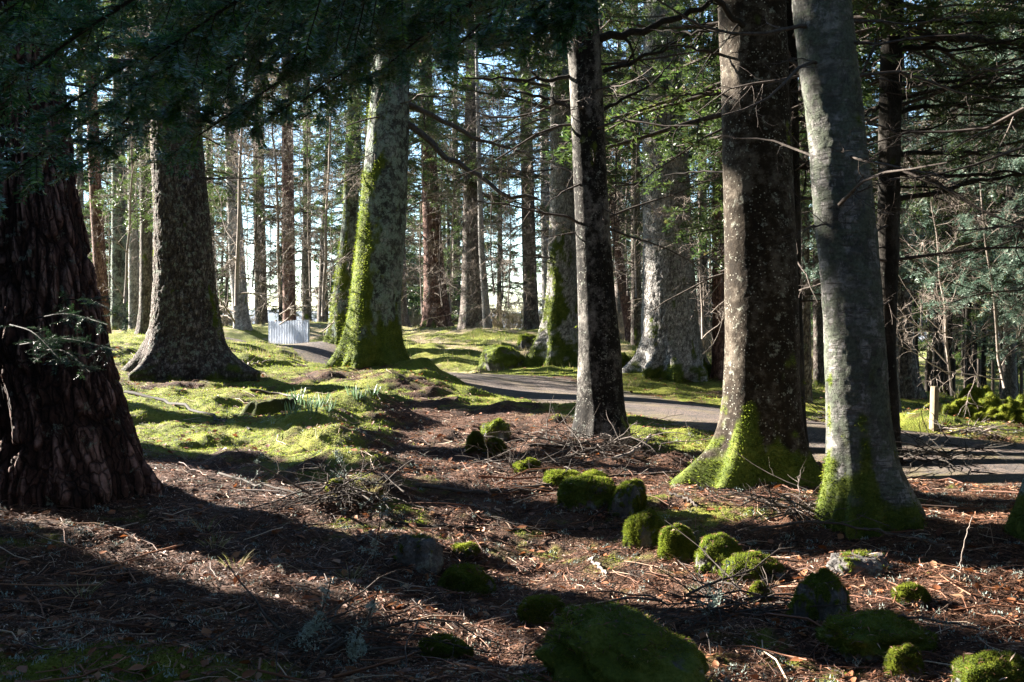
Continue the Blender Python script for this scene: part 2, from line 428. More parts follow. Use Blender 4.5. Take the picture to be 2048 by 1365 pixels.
ck = t.ramp(t.vor(t.n('VectorMath', {0: v, 1: t.n('VectorMath', {0: t.n('TexNoise', {'Vector': v, 'Scale': 2.0, 'Detail': 4.0}).outputs['Color'], 'Scale': 0.8}, operation='SCALE').outputs[0]}, operation='ADD').outputs[0], 1.1, 'DISTANCE_TO_EDGE'), [(0.0, 1.0), (0.02, 0.0)])
c = t.mix(t.math('MULTIPLY', ck, 0.8), c, (0.02, 0.018, 0.014))
M['path'] = t.out(c, 0.85, t.bump(t.math('ADD', nB, nC), 0.6, 0.015), 0.25)
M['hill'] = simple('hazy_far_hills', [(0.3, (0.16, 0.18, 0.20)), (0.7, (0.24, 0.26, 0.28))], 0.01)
t = NT('galvanised_sheet'); v = t.obj()
n1 = t.noise(v, 5, 5); n2 = t.noise(v, 40, 3)
c = t.ramp(n1, [(0.35, (0.44, 0.47, 0.53)), (0.65, (0.58, 0.61, 0.67))])
low = t.ramp(t.math('ADD', t.n('SeparateXYZ', {0: t.n('TexCoord').outputs['Object']}).outputs[2], t.math('MULTIPLY', n2, 0.35)), [(0.22, 1.0), (0.5, 0.0)])
c = t.mix(t.math('MULTIPLY', low, 0.45), c, (0.34, 0.27, 0.20))
M['metal'] = t.out(c, 0.55, None, 0.5, 0.35)
t = NT('weathered_post_wood'); v = t.obj((30, 30, 3))
M['post'] = t.out(t.ramp(t.noise(v, 2, 5), [(0.3, (0.11, 0.085, 0.05)), (0.7, (0.30, 0.24, 0.16))]), 0.8, t.bump(t.noise(v, 4, 4), 0.4, 0.01))
M['cutwood'] = simple('rotten_stump_wood', [(0.3, (0.02, 0.014, 0.01)), (0.7, (0.09, 0.065, 0.045))], 14, bumpd=0.02)

# ------------------------------------------------------------------ tree table (photo rows: v, left u, right u)
# key: base u, v, distance, bark, profile, height, options
PI = math.pi
TREES = [
 dict(k='T1', n='conifer_tree', u=135, v=985, d=9.5, bark='fir_bark', prof=[(960, -8, 283), (860, -5, 262), (700, -22, 214), (550, -18, 184), (400, -14, 152), (200, -10, 128), (0, 0, 112)], H=24, kind='furrow', amp=.05,
      roots=[(0.05, .20, .35, .20), (PI, .3, .4, .3), (-1.2, .22, .35, .22), (-2.3, .25, .3, .25), (-2.72, .26, .22, 1.1), (-1.75, .10, .3, 1.2)], moss=0.0, lab='massive dark red-brown conifer with deeply furrowed bark at left edge'),
 dict(k='T2', n='conifer_tree', u=375, v=755, d=20.6, bark='fir_bark_grey', prof=[(700, 293, 450), (650, 303, 440), (560, 309, 427), (450, 310, 418), (300, 304, 404), (150, 302, 392), (0, 300, 380)], H=24, kind='flake', amp=.035,
      roots=[(-0.1, .8, .34, .30), (PI, .6, .3, .32), (-1.0, .3, .3, .3), (-2.2, .4, .28, .35)], moss=.35, lab='thick grey-brown conifer on a mound, bright flaky left edge, spreading roots'),
 dict(k='T3', n='broad_tree', u=745, v=738, d=23, bark='mossy_bark', prof=[(690, 694, 799), (620, 700, 800), (500, 712, 806), (400, 722, 812), (300, 732, 816), (150, 745, 818), (0, 760, 822)], H=20, kind='lump', amp=.03,
      roots=[(PI, .65, .4, .5), (0.1, .4, .4, .35), (-1.1, .25, .35, .4), (-2.0, .35, .3, .45)], moss=1.0, mside=-2.75, mh=6.0, lab='mossy grey trunk beside the path, left flank bright green with moss'),
 dict(k='T8', n='conifer_tree', u=1112, v=735, d=27.5, bark='pale_bark', prof=[(690, 1090, 1163), (600, 1094, 1158), (500, 1097, 1155), (350, 1101, 1150), (200, 1100, 1141), (0, 1098, 1130)], H=25, kind='plate', amp=.022,
      roots=[(PI, 1.1, .5, .8), (-2.1, .7, .4, .9), (-1.2, .5, .4, .7), (0.1, .4, .5, .7)], moss=.75, mside=-2.4, lab='pale scaly trunk with green mossy roots behind the boulder'),
 dict(k='T9', n='beech_tree', u=1201, v=878, d=13.9, bark='smooth_bark', prof=[(860, 1152, 1249), (800, 1155, 1246), (700, 1157, 1241), (600, 1156, 1230), (450, 1151, 1218), (300, 1145, 1210), (150, 1139, 1203), (0, 1129, 1194)], H=17, kind='smooth', amp=.012,
      roots=[(PI, .12, .6, .3), (0, .12, .6, .25)], moss=.25, lab='slim smooth dark trunk with a white sunlit edge, in the centre foreground'),
 dict(k='T11', n='conifer_tree', u=1340, v=752, d=24.2, bark='pale_bark', prof=[(700, 1284, 1402), (600, 1286, 1393), (500, 1287, 1386), (350, 1287, 1379), (200, 1287, 1370), (0, 1288, 1360)], H=27, kind='plate', amp=.025,
      roots=[(PI, .6, .3, .34), (0.1, .4, .3, .3), (-0.9, .25, .28, .3), (-1.7, .25, .25, .3), (-2.4, .35, .28, .4)], moss=.5, lab='very thick pale grey trunk with fine scaly bark beyond the path'),
 dict(k='T13', n='broad_tree', u=1525, v=985, d=10.3, bark='rusty_bark', prof=[(930, 1436, 1602), (860, 1444, 1600), (700, 1450, 1596), (550, 1450, 1592), (400, 1448, 1585), (200, 1443, 1577), (0, 1437, 1570)], H=18, kind='smooth', amp=.018,
      roots=[(PI, 1.0, .36, .28), (-2.4, .55, .32, .3), (-0.5, .25, .4, .3), (0.1, .2, .5, .35)], moss=.66, mside=-2.75, mh=.7, lab='big rusty-brown trunk with pale lichen spots and a moss-covered root'),
 dict(k='T16', n='cherry_tree', u=1722, v=1048, d=8.6, bark='birch_bark', prof=[(1000, 1648, 1800), (920, 1652, 1786), (800, 1652, 1778), (700, 1649, 1772), (600, 1644, 1765), (450, 1632, 1750), (300, 1619, 1735), (150, 1601, 1718), (0, 1583, 1700)], H=15, kind='smooth', amp=.024,
      roots=[(0.0, .55, .4, .32), (-0.8, .5, .32, .35), (-1.9, .3, .35, .3), (PI, .2, .4, .25)], moss=.6, lab='leaning silvery trunk with horizontal bark bands and green lichen'),
 dict(k='T17', n='conifer_tree', u=1782, v=935, d=13, bark='dark_bark', prof=[(900, 1748, 1800), (700, 1752, 1790), (500, 1755, 1797), (300, 1757, 1800), (100, 1761, 1804), (0, 1763, 1806)], H=17, kind='smooth', amp=.012,
      roots=[(0, .2, .5, .3)], moss=.15, lab='slender black trunk behind the leaning silvery one, with level dead branches'),
 dict(k='T13b', n='conifer_tree', u=1590, v=905, d=14, bark='dark_bark', prof=[(880, 1575, 1612), (600, 1568, 1604), (300, 1562, 1598), (0, 1556, 1594)], H=17, kind='smooth', amp=.01,
      roots=[(0, .3, .5, .3)], moss=.3, lab='dark trunk half hidden behind the right side of the rusty-brown trunk'),
 dict(k='T4', n='pine_tree', u=872, v=656, d=42, bark='red_bark', prof=[(620, 848, 896), (500, 847, 885), (300, 842, 872), (100, 838, 862), (0, 836, 857)], H=24, kind='plate', amp=.02,
      roots=[(0, .35, .5, .8), (PI, .25, .5, .8)], moss=.15, lab='tall reddish pine trunk right of the mossy trunk'),
 dict(k='T5', n='conifer_tree', u=950, v=664, d=40, bark='brown_bark', prof=[(640, 921, 978), (500, 924, 966), (300, 928, 955), (0, 934, 948)], H=18, kind='plate', amp=.015,
      roots=[(0, .2, .5, .5), (PI, .2, .5, .5)], moss=.1, lab='dark brown conifer trunk behind the thin pale sapling'),
 dict(k='T7', n='conifer_tree', u=1062, v=668, d=40, bark='brown_bark', prof=[(640, 1047, 1077), (500, 1044, 1072), (300, 1041, 1066), (0, 1040, 1060)], H=20, kind='plate', amp=.012,
      roots=[(0, .2, .5, .5)], moss=.1, lab='grey-brown trunk against the bright gap left of the pale scaly trunk'),
 dict(k='T7b', n='conifer_tree', u=1094, v=668, d=46, bark='pale_bark', prof=[(640, 1084, 1106), (400, 1081, 1100), (0, 1078, 1092)], H=20, kind='plate', amp=.01,
      roots=[], moss=.1, lab='narrow pale trunk half hidden behind the pale scaly trunk'),
 dict(k='T10a', n='pine_tree', u=1262, v=688, d=38, bark='red_bark', prof=[(660, 1249, 1274), (560, 1234, 1254), (400, 1216, 1233), (200, 1200, 1213), (0, 1190, 1200)], H=18, kind='plate', amp=.01,
      roots=[], moss=.1, lab='thin pinkish trunk leaning left, right of the centre dark trunk'),
 dict(k='T10b', n='pine_tree', u=1272, v=698, d=34, bark='brown_bark', prof=[(680, 1262, 1284), (500, 1262, 1282), (0, 1262, 1276)], H=18, kind='plate', amp=.01,
      roots=[], moss=.3, lab='thin upright trunk against the left side of the very thick pale trunk'),
 dict(k='T12', n='pine_tree', u=1438, v=770, d=24, bark='red_bark', prof=[(740, 1424, 1452), (500, 1424, 1449), (300, 1425, 1446), (0, 1426, 1442)], H=19, kind='plate', amp=.015,
      roots=[(0, .5, .5, .3), (PI, .3, .5, .3)], moss=.25, lab='pink sunlit pine trunk just left of the rusty-brown trunk'),
 dict(k='T14', n='conifer_tree', u=1609, v=815, d=20.5, bark='brown_bark', prof=[(790, 1596, 1624), (500, 1596, 1619), (200, 1597, 1616), (0, 1598, 1612)], H=18, kind='plate', amp=.012,
      roots=[], moss=.1, lab='grey-violet trunk between the rusty-brown and the silvery trunk, nearest path'),
 dict(k='T15', n='conifer_tree', u=1640, v=775, d=28, bark='brown_bark', prof=[(750, 1627, 1654), (550, 1626, 1646), (0, 1624, 1640)], H=18, kind='plate', amp=.012,
      roots=[], moss=.4, lab='narrow mossy-footed trunk close behind the left edge of the silvery trunk'),
 dict(k='T18', n='conifer_tree', u=1812, v=800, d=23, bark='brown_bark', prof=[(770, 1783, 1837), (700, 1785, 1828), (600, 1785, 1820), (300, 1785, 1812), (0, 1785, 1806)], H=20, kind='plate', amp=.015,
      roots=[(0, .5, .5, .4), (PI, .3, .5, .4)], moss=.15, lab='grey trunk with flared foot left of the wooden post'),
 dict(k='T20', n='broad_tree', u=686, v=682, d=33, bark='mossy_bark', prof=[(660, 662, 718), (600, 664, 716), (500, 678, 716), (420, 686, 716), (300, 690, 722), (100, 700, 722), (0, 704, 722)], H=14, kind='lump', amp=.03,
      roots=[(PI, .5, .4, .6), (0, .35, .4, .5), (-1.3, .3, .3, .8)], moss=.78, mside=-2.5, mh=6.0, lab='twisted moss-striped trunk right of the corrugated sheet'),
 dict(k='TL1', n='conifer_tree', u=480, v=660, d=46, bark='pale_bark', prof=[(640, 466, 498), (500, 456, 488), (300, 450, 476), (0, 444, 464)], H=22, kind='plate', amp=.012,
      roots=[(0, .3, .5, .4)], moss=.1, lab='pale trunk leaning slightly left, first one right of the grey-brown conifer'),
 dict(k='TL2', n='conifer_tree', u=521, v=652, d=52, bark='brown_bark', prof=[(640, 510, 535), (400, 506, 529), (0, 505, 523)], H=22, kind='plate', amp=.012, roots=[], moss=.05,
      lab='upright grey-brown trunk just left of the corrugated sheet'),
 dict(k='TL3', n='pine_tree', u=578, v=650, d=50, bark='red_bark', prof=[(640, 566, 592), (400, 564, 588), (0, 562, 582)], H=22, kind='plate', amp=.012, roots=[], moss=.05,
      lab='reddish-brown trunk rising behind the corrugated sheet'),
 dict(k='TL4', n='conifer_tree', u=613, v=648, d=58, bark='brown_bark', prof=[(640, 604, 623), (400, 605, 622), (0, 606, 619)], H=22, kind='plate', amp=.012, roots=[], moss=.05,
      lab='dark trunk behind the right half of the corrugated sheet'),
 dict(k='TL5', n='broad_tree', u=292, v=672, d=32, bark='brown_bark', prof=[(650, 279, 309), (450, 280, 303), (0, 278, 296)], H=20, kind='plate', amp=.012, roots=[(PI, .6, .5, .5)], moss=.35,
      lab='pinkish-grey trunk with mossy root just left of the grey-brown conifer'),
 dict(k='TL6', n='conifer_tree', u=268, v=662, d=40, bark='pale_bark', prof=[(650, 258, 280), (400, 256, 275), (0, 254, 270)], H=20, kind='plate', amp=.012, roots=[], moss=.1,
      lab='narrow lavender-grey trunk, second one left of the grey-brown conifer'),
 dict(k='TL7', n='broad_tree', u=235, v=668, d=36, bark='mossy_bark', prof=[(650, 222, 252), (400, 224, 250), (0, 226, 246)], H=17, kind='lump', amp=.02, roots=[], moss=.5,
      lab='olive mossy trunk midway between the massive dark and the grey-brown conifer'),
 dict(k='TL8', n='pine_tree', u=205, v=672, d=34, bark='red_bark', prof=[(650, 194, 220), (400, 180, 204), (0, 165, 185)], H=18, kind='plate', amp=.012, roots=[], moss=.1,
      lab='warm brown trunk close to the right edge of the massive dark conifer'),
 dict(k='T19', n='broad_tree', u=2120, v=1075, d=8.2, bark='mossy_bark', prof=[(1000, 2062, 2200), (700, 2068, 2190), (0, 2075, 2180)], H=15, kind='smooth', amp=.015, roots=[(PI, .62, .5, .38), (-2.2, .4, .4, .35)], moss=.95,
      lab='mossy root foot of a tree cut off by the right picture edge'),
 dict(k='T6', n='sapling', u=974, v=668, d=38, bark='pale_bark', prof=[(650, 966, 983), (500, 957, 969), (300, 953, 962), (170, 951, 958), (0, 948, 953)], H=13, kind='smooth', amp=.006, roots=[], moss=0.0,
      lab='thin pale sapling stem standing before the dark brown conifer trunk'),
]
for T in TREES:
    p = P(T['u'], T['v'], T['d'])
    T['x'], T['y'], T['z'] = p

# ------------------------------------------------------------------ terrain
CP = [(0, 0, 0), (-6, 0, .15), (6, 0, 0), (0.4, 4, -.2), (-3.2, 4.5, -.04), (3.5, 4.5, -.12), (.3, 7, -.24), (.5, 8.6, -.17), (-3, 7, .0), (-20, -10, .3), (20, -10, -.2), (0, -25, 0), (-30, 10, .6), (-60, 30, 1.0), (60, 20, -1.2)]
for u, v, d in [(900, 950, 11.2), (700, 1000, 9.8), (900, 860, 15.2), (1100, 1000, 9.9), (400, 880, 13.2), (600, 800, 17.5), (480, 700, 27), (580, 691, 45), (250, 720, 22), (300, 800, 16.5),
                (660, 745, 25), (560, 698, 43), (620, 713, 36), (690, 729, 31), (930, 790, 20.5), (1005, 745, 27), (1050, 782, 22), (1300, 818, 18), (1600, 872, 14.5), (1750, 900, 13.4), (2000, 922, 12.4), (1867, 858, 17.2), (1960, 845, 18.8),
                (1950, 790, 33), (2040, 780, 40), (900, 685, 34), (940, 660, 46), (1000, 664, 47), (480, 660, 50), (610, 652, 60), (250, 670, 45), (1430, 800, 20.5), (1700, 760, 32), (2040, 1000, 10),
                (1300, 700, 38), (1550, 740, 36), (100, 700, 30), (850, 745, 24.5)]:
    CP.append(tuple(P(u, v, d)))
for T in TREES: CP.append((T['x'], T['y'], T['z']))
CP += [(x, 75, .4) for x in (-60, -30, -15, 0)] + [(15, 75, -.6), (40, 75, -1.2)] + [(x, 130, -2.5) for x in (-90, -30, 30, 90)] + [(x, 300, -5) for x in (-250, 0, 250)] + [(-120, 40, 1), (120, 40, -2), (-100, -60, 0), (100, -60, 0)]
CP = np.array(CP, float)
C2 = 1.5 ** 2
_D = np.sqrt(((CP[:, None, :2] - CP[None, :, :2]) ** 2).sum(-1) + C2)
_n = len(CP)
_A = np.zeros((_n + 3, _n + 3)); _A[:_n, :_n] = _D - 0.05 * np.eye(_n)
_A[:_n, _n] = 1; _A[:_n, _n + 1:] = CP[:, :2]; _A[_n, :_n] = 1; _A[_n + 1:, :_n] = CP[:, :2].T
_w = np.linalg.solve(_A, np.r_[CP[:, 2], 0, 0, 0])
def Hs(x, y):
    x = np.asarray(x, float); y = np.asarray(y, float)
    o = _w[_n] + _w[_n + 1] * x + _w[_n + 2] * y
    for i in range(_n):
        o = o + _w[i] * np.sqrt((x - CP[i, 0]) ** 2 + (y - CP[i, 1]) ** 2 + C2)
    return o
PATH = smoothline(np.array([(-24, 44.5, 0), (-16, 43.5, 0), (-9.6, 42.6, 0), (-6.9, 36.8, 0), (-4.9, 31.6, 0), (-2.5, 27, 0), (0.2, 22.8, 0), (2.2, 19.2, 0), (3.6, 16.6, 0), (4.6, 14.2, 0), (5.9, 12.1, 0), (8.2, 9.8, 0), (12, 7.6, 0), (20, 5, 0), (34, 3, 0)], float), 90)[:, :2]
PHW = 1.15
_pt = np.r_[0, np.cumsum(np.linalg.norm(np.diff(PATH, axis=0), axis=1))]
def pathdist(x, y):
    best = np.full(np.shape(x), 1e9)
    for a, b in zip(PATH[:-1], PATH[1:]):
        ab = b - a
        t = np.clip(((x - a[0]) * ab[0] + (y - a[1]) * ab[1]) / (ab @ ab), 0, 1)
        best = np.minimum(best, np.hypot(x - a[0] - t * ab[0], y - a[1] - t * ab[1]))
    return best
MOUNDS = []   # x, y, radius, height
def mound(u, v, d, r, h):
    p = P(u, v, d); MOUNDS.append((p[0], p[1], r, h))
mound(880, 770, 22.5, 1.0, .28); mound(820, 790, 20.5, 1.1, .22); mound(720, 850, 16, .7, .34); mound(690, 965, 11.2, .5, .24); mound(735, 1005, 9.9, .4, .20); mound(668, 905, 12.9, .55, .26); mound(800, 1070, 8.2, .4, .16); mound(630, 880, 14.2, .8, .26); mound(1060, 825, 17, .8, .16); mound(900, 690, 31, 1.6, .22); mound(960, 680, 36, 1.4, .22)
mound(870, 700, 29, .9, .16); mound(1010, 700, 33, .8, .1); mound(600, 830, 15.8, .8, .14); mound(480, 720, 24, 1.2, .15); mound(1900, 880, 15.3, 1.1, .10); mound(2040, 895, 14.0, 1.0, .12); mound(1790, 880, 15.6, .9, .2); mound(1640, 905, 12.2, .8, .12); mound(1150, 1330, 5.0, .5, .10); mound(840, 1320, 5.2, .45, .10); mound(300, 1300, 5.5, .8, .06)
mound(1560, 1000, 9.6, .9, .10); mound(1330, 1010, 9.5, .7, .05)
for T in TREES: MOUNDS.append((T['x'], T['y'], max(.5, T['d'] * .04), .07))
def Hg(x, y, fine=True):
    x = np.asarray(x, float); y = np.asarray(y, float)
    sh = x.shape; x = x.ravel(); y = y.ravel()
    h = Hs(x, y)
    pd = pathdist(x, y) + 0.45 * perlin(N2(x * .9, y * .9, 4.4)) + .2 * perlin(N2(x * 3.1, y * 3.1, 4.4))
    off = sst(PHW - .15, PHW + .9, pd)
    m = np.zeros_like(x)
    for mx, my, r, hh in MOUNDS:
        m += hh * np.exp(-((x - mx) ** 2 + (y - my) ** 2) / (r * r))
    nz = 0.055 * fbm(N2(x * .55, y * .55), 3) + 0.035 * perlin(N2(x * 2.3, y * 2.3, 2))
    lump = np.maximum(0, perlin(N2(x * 1.5, y * 1.5, 9)) - .05) * .17 * sst(8, 13, y) * sst(60, 30, y)
    if fine:
        nz = nz + 0.024 * fbm(N2(x * 6, y * 6, 1), 3) * sst(40, 15, np.abs(y))
    h = h + off * (m + nz + lump) - (1 - off) * 0.05
    return h.reshape(sh)
def hit(u, v):
    r = ray(u, v); lo = 2.5
    ds = np.concatenate([np.arange(3.0, 30, .04), np.arange(30, 90, .2)])
    z = CAMZ + r[2] * ds
    g = Hg(r[0] * ds, ds, False)
    i = np.argmax(z < g)
    if not (z < g).any(): i = len(ds) - 1
    d = ds[i]
    return np.array([r[0] * d, d, g[i]])

def moss_zone(x, y):
    """where the ground is moss rather than litter"""
    n = fbm(N2(x * .5, y * .5, 3), 3) + .5 * perlin(N2(x * 2.2, y * 2.2, 5))
    bank = sst(-.2, -1.6, x + .10 * (y - 10)) * sst(10.3, 12.2, y)
    far = sst(17, 21, y)
    pd = pathdist(x, y)
    edge = np.exp(-((pd - PHW - .9) / 1.0) ** 2) * sst(11, 14, y) * .9
    fg = sst(6.4, 5.2, y) * (sst(-.6, -1.2, x) * .75 + .6 * np.exp(-((x - .5) / .6) ** 2))
    right = sst(3, 5, x) * sst(13.5, 15.5, y) * .9
    n2 = perlin(N2(x * 4.5, y * 4.5, 7)) + .6 * perlin(N2(x * 11, y * 11, 7))
    b = np.maximum.reduce([bank * .60, far * .50, edge * .85, fg, right * .7, .17 + 0 * x])
    return np.clip(sst(.30, .62, b + .42 * n + .22 * n2), 0, 1)
def dry_zone(x, y):
    n = fbm(N2(x * .4, y * .4, 8), 3) + .3 * perlin(N2(x * 3, y * 3, 3))
    return np.clip(sst(.2, .6, sst(22, 32, y) * .75 + sst(4, 6, x) * sst(15, 18, y) * .4 + .4 * n), 0, 1) * sst(14, 20, y)

ys = np.concatenate([np.linspace(-80, 2.5, 40)[:-1], np.geomspace(2.5, 75, 760), np.geomspace(78, 2500, 40)])
dense = np.linspace(-.72, .72, 680)
ext = np.geomspace(.73, 14, 26)
ss = np.concatenate([-ext[::-1], dense, ext])
gy = np.maximum(ys, 4.5)
GX = ss[None, :] * gy[:, None]; GY = np.repeat(ys[:, None], len(ss), 1)
GX = np.clip(GX, -3500, 3500)
GZ = Hg(GX, GY)
mb = MB()
mb.add(np.stack([GX, GY, GZ], -1), gridfaces(len(ys), len(ss)), moss=moss_zone(GX.ravel(), GY.ravel()), dry=dry_zone(GX.ravel(), GY.ravel()))
tag(mb.build('ground', M['ground']), kind='structure')
# path: crowned strip
pn = np.gradient(PATH, axis=0); pn = np.stack([pn[:, 1], -pn[:, 0]], -1); pn /= np.linalg.norm(pn, axis=1)[:, None]
K = 34
off = np.linspace(-PHW - .5, PHW + .5, K)
fineP = np.stack([np.interp(np.linspace(0, _pt[-1], 520), _pt, PATH[:, i]) for i in (0, 1)], -1)
fineN = np.stack([np.interp(np.linspace(0, _pt[-1], 520), _pt, pn[:, i]) for i in (0, 1)], -1)
XY = fineP[:, None, :] + off[None, :, None] * fineN[:, None, :]
zz = Hs(XY[..., 0], XY[..., 1]) - 0.02 + 0.03 * (1 - (off / PHW) ** 2)[None]
mb = MB()
mo = np.repeat((np.exp(-(off / .22) ** 2) * .8 + np.exp(-((np.abs(off) - PHW) / .35) ** 2))[None], 520, 0).ravel()
mb.add(np.concatenate([XY, zz[..., None]], -1), gridfaces(520, K), moss=np.clip(mo, 0, 1))
tag(mb.build('path', M['path']), kind='structure')
# far hills
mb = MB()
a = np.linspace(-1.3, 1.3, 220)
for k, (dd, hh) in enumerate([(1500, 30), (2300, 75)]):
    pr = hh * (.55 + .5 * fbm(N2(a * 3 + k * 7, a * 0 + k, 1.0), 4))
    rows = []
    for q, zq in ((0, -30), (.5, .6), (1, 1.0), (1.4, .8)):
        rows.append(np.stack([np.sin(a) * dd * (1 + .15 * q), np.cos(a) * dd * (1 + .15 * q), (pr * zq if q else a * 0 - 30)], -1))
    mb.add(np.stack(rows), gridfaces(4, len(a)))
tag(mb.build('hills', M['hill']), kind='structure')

# ------------------------------------------------------------------ trunks
def make_trunk(T, g):
    d, x0, y0 = T['d'], T['x'], T['y']
    zg = float(Hg(np.array([x0]), np.array([y0]), False)[0])
    pr = sorted(T['prof'], key=lambda r: -r[0])
    pz = np.array([P(0, v, d)[2] for v, a, b in pr]); pc = np.array([P((a + b) / 2, v, d)[0] for v, a, b in pr]); prr = np.array([(b - a) / 2 / FPX * d for v, a, b in pr])
    top = zg + T['H']
    # continue the lean a little, taper to the tip
    sl = (pc[-1] - pc[-2]) / (pz[-1] - pz[-2])
    pz = np.r_[zg - .6, pz, top]; pc = np.r_[pc[0] - (pc[1] - pc[0]) * .3, pc, pc[-1] + sl * .5 * (top - pz[-1])]; prr = np.r_[prr[0], prr, .03]
    ztop = P(0, -60, d)[2]
    dz = max(.018, d * .0016)
    zs = np.concatenate([np.arange(zg - .35, ztop, dz), np.linspace(ztop, top, 16)[1:]])
    C = np.interp(zs, pz, pc); Rz = np.interp(zs, pz, prr)
    ker = np.ones(9) / 9
    for A in (C, Rz):
        n_in = len(zs) - 15
        pad = np.r_[np.full(4, A[0]), A[:n_in], A[n_in:n_in + 4]]
        A[:n_in] = np.convolve(pad, ker, 'valid')[:n_in]
    nt = int(np.clip(prr[1] * 2 * PI / dz, 28, 300))
    th = np.arange(nt) / nt * 2 * PI
    Zr = (zs - zg)[:, None]
    rad = np.repeat(Rz[:, None], nt, 1)
    hz = np.clip(Zr, 0, None)
    nlob = 0.05 * perlin(np.stack([np.cos(th) * 1.3 + x0, np.sin(th) * 1.3, th * 0], -1))
    rad = rad * (1 + nlob[None] * 1.0)
    fl = np.zeros_like(rad)
    extra = [(g.uniform(-2.9, -0.35), g.uniform(.10, .30), g.uniform(.10, .20), g.uniform(.18, .38)) for _ in range(6)] if T['roots'] and T['k'] != 'T1' else []
    for (t0, s, w, h) in [(a, b * 1.05, c * .82, e) for a, b, c, e in T['roots']] + extra:
        dt = (th - t0 + PI) % (2 * PI) - PI
        wob = dt[None] + .12 * np.sin(hz * 3 + t0)
        fl += s * np.exp(-(wob / w) ** 2) * np.exp(-(hz / h) ** 1.2)
    fl += .10 * np.exp(-hz / .25)
    rad = rad * (1 + fl)
    ct, st_ = np.cos(th)[None], np.sin(th)[None]
    pts = np.stack([C[:, None] + rad * ct, y0 + rad * st_, np.repeat(zs[:, None], nt, 1)], -1)
    q = pts.reshape(-1, 3)
    R0 = prr[1]
    k = T['kind']; amp = T['amp']
    qc = np.stack([(np.repeat((R0 * ct), len(zs), 0)).ravel() + x0, np.repeat(R0 * st_, len(zs), 0).ravel() + y0, q[:, 2]], -1)
    wv = np.stack([perlin(qc * np.array([2.5, 2.5, 1.2]) + 3), perlin(qc * np.array([2.5, 2.5, 1.2]) + 9), perlin(qc * 2 + 5)], -1)
    if k == 'furrow':
        f1, f2 = worley(qc * np.array([8.5, 8.5, 1.7]) + wv * .9); e1 = sst(.02, .38, f2 - f1)
        f1, f2 = worley(qc * np.array([19, 19, 5.0]) + wv * 1.6 + 7); e2 = sst(.0, .35, f2 - f1)
        n = e1 * .62 + e1 * e2 * .26 + .16 * fbm(qc * np.array([14, 14, 7.0]), 3) + .10 * perlin(qc * np.array([2, 2, .8]))
    elif k == 'flake':
        f1, f2 = worley(qc * np.array([13, 13, 6.5]) + wv * .8); e1 = sst(.0, .35, f2 - f1)
        n = e1 * .55 + .30 * perlin(np.floor(qc * 0 + 0) + qc * np.array([9, 9, 5])) + .22 * fbm(qc * 22, 2) + .2
    elif k == 'plate':
        f1, f2 = worley(qc * np.array([15, 15, 7.0]) + wv * .7); e1 = sst(.0, .30, f2 - f1)
        n = e1 * .7 + .25 * perlin(qc * np.array([5, 5, 2.0]) + 5) + .15 * fbm(qc * 20, 2)
    elif k == 'lump':
        n = .5 + .6 * fbm(qc * np.array([3, 3, 1.5]), 4) + .3 * np.abs(perlin(qc * 12))
    else:
        n = .5 + .5 * fbm(qc * np.array([2.5, 2.5, 1.2]), 3) + .18 * fbm(qc * 15, 3) + .9 * np.maximum(0, perlin(qc * np.array([3.1, 3.1, 2.4]) + 31) - .45)
    n = n.reshape(rad.shape)
    rad = rad + amp * (n - .5)
    pts = np.stack([C[:, None] + rad * ct, y0 + rad * st_ * np.ones_like(rad), np.repeat(zs[:, None], nt, 1)], -1)
    # moss
    ms = T.get('mside')
    mn = fbm(qc * 1.6 + 3, 4).reshape(rad.shape) + .4 * fbm(qc * 9, 2).reshape(rad.shape)
    base = np.exp(-(hz / (.25 + .60 * T['moss'])) ** 1.1) * (T['moss'] * 1.35) * np.ones_like(rad)
    if ms is not None:
        side = np.cos(th - ms)[None]
        base = np.maximum(base, T['moss'] * (.15 + .85 * sst(-.1, .9, side)) * np.exp(-(hz / T.get('mh', 3.2)) ** 2))
    mn = mn + .5 * perlin(qc * np.array([7, 7, 3.5]) + 2).reshape(rad.shape) - .35 * (n - .5)
    st = perlin(np.stack([qc[:, 0] * 6, qc[:, 1] * 6, qc[:, 2] * 1.1], -1)).reshape(rad.shape)
    moss = sst(.42, .64, base + .42 * mn + .38 * st)
    if T['moss'] == 0: moss = moss * 0
    nrm = np.cross(np.roll(pts, -1, 1) - np.roll(pts, 1, 1), np.gradient(pts, axis=0)); nrm = norm(nrm)
    return zg, pts, gridfaces(len(zs), nt, True), moss, np.clip(n, 0, 1), nrm, zs, C, Rz

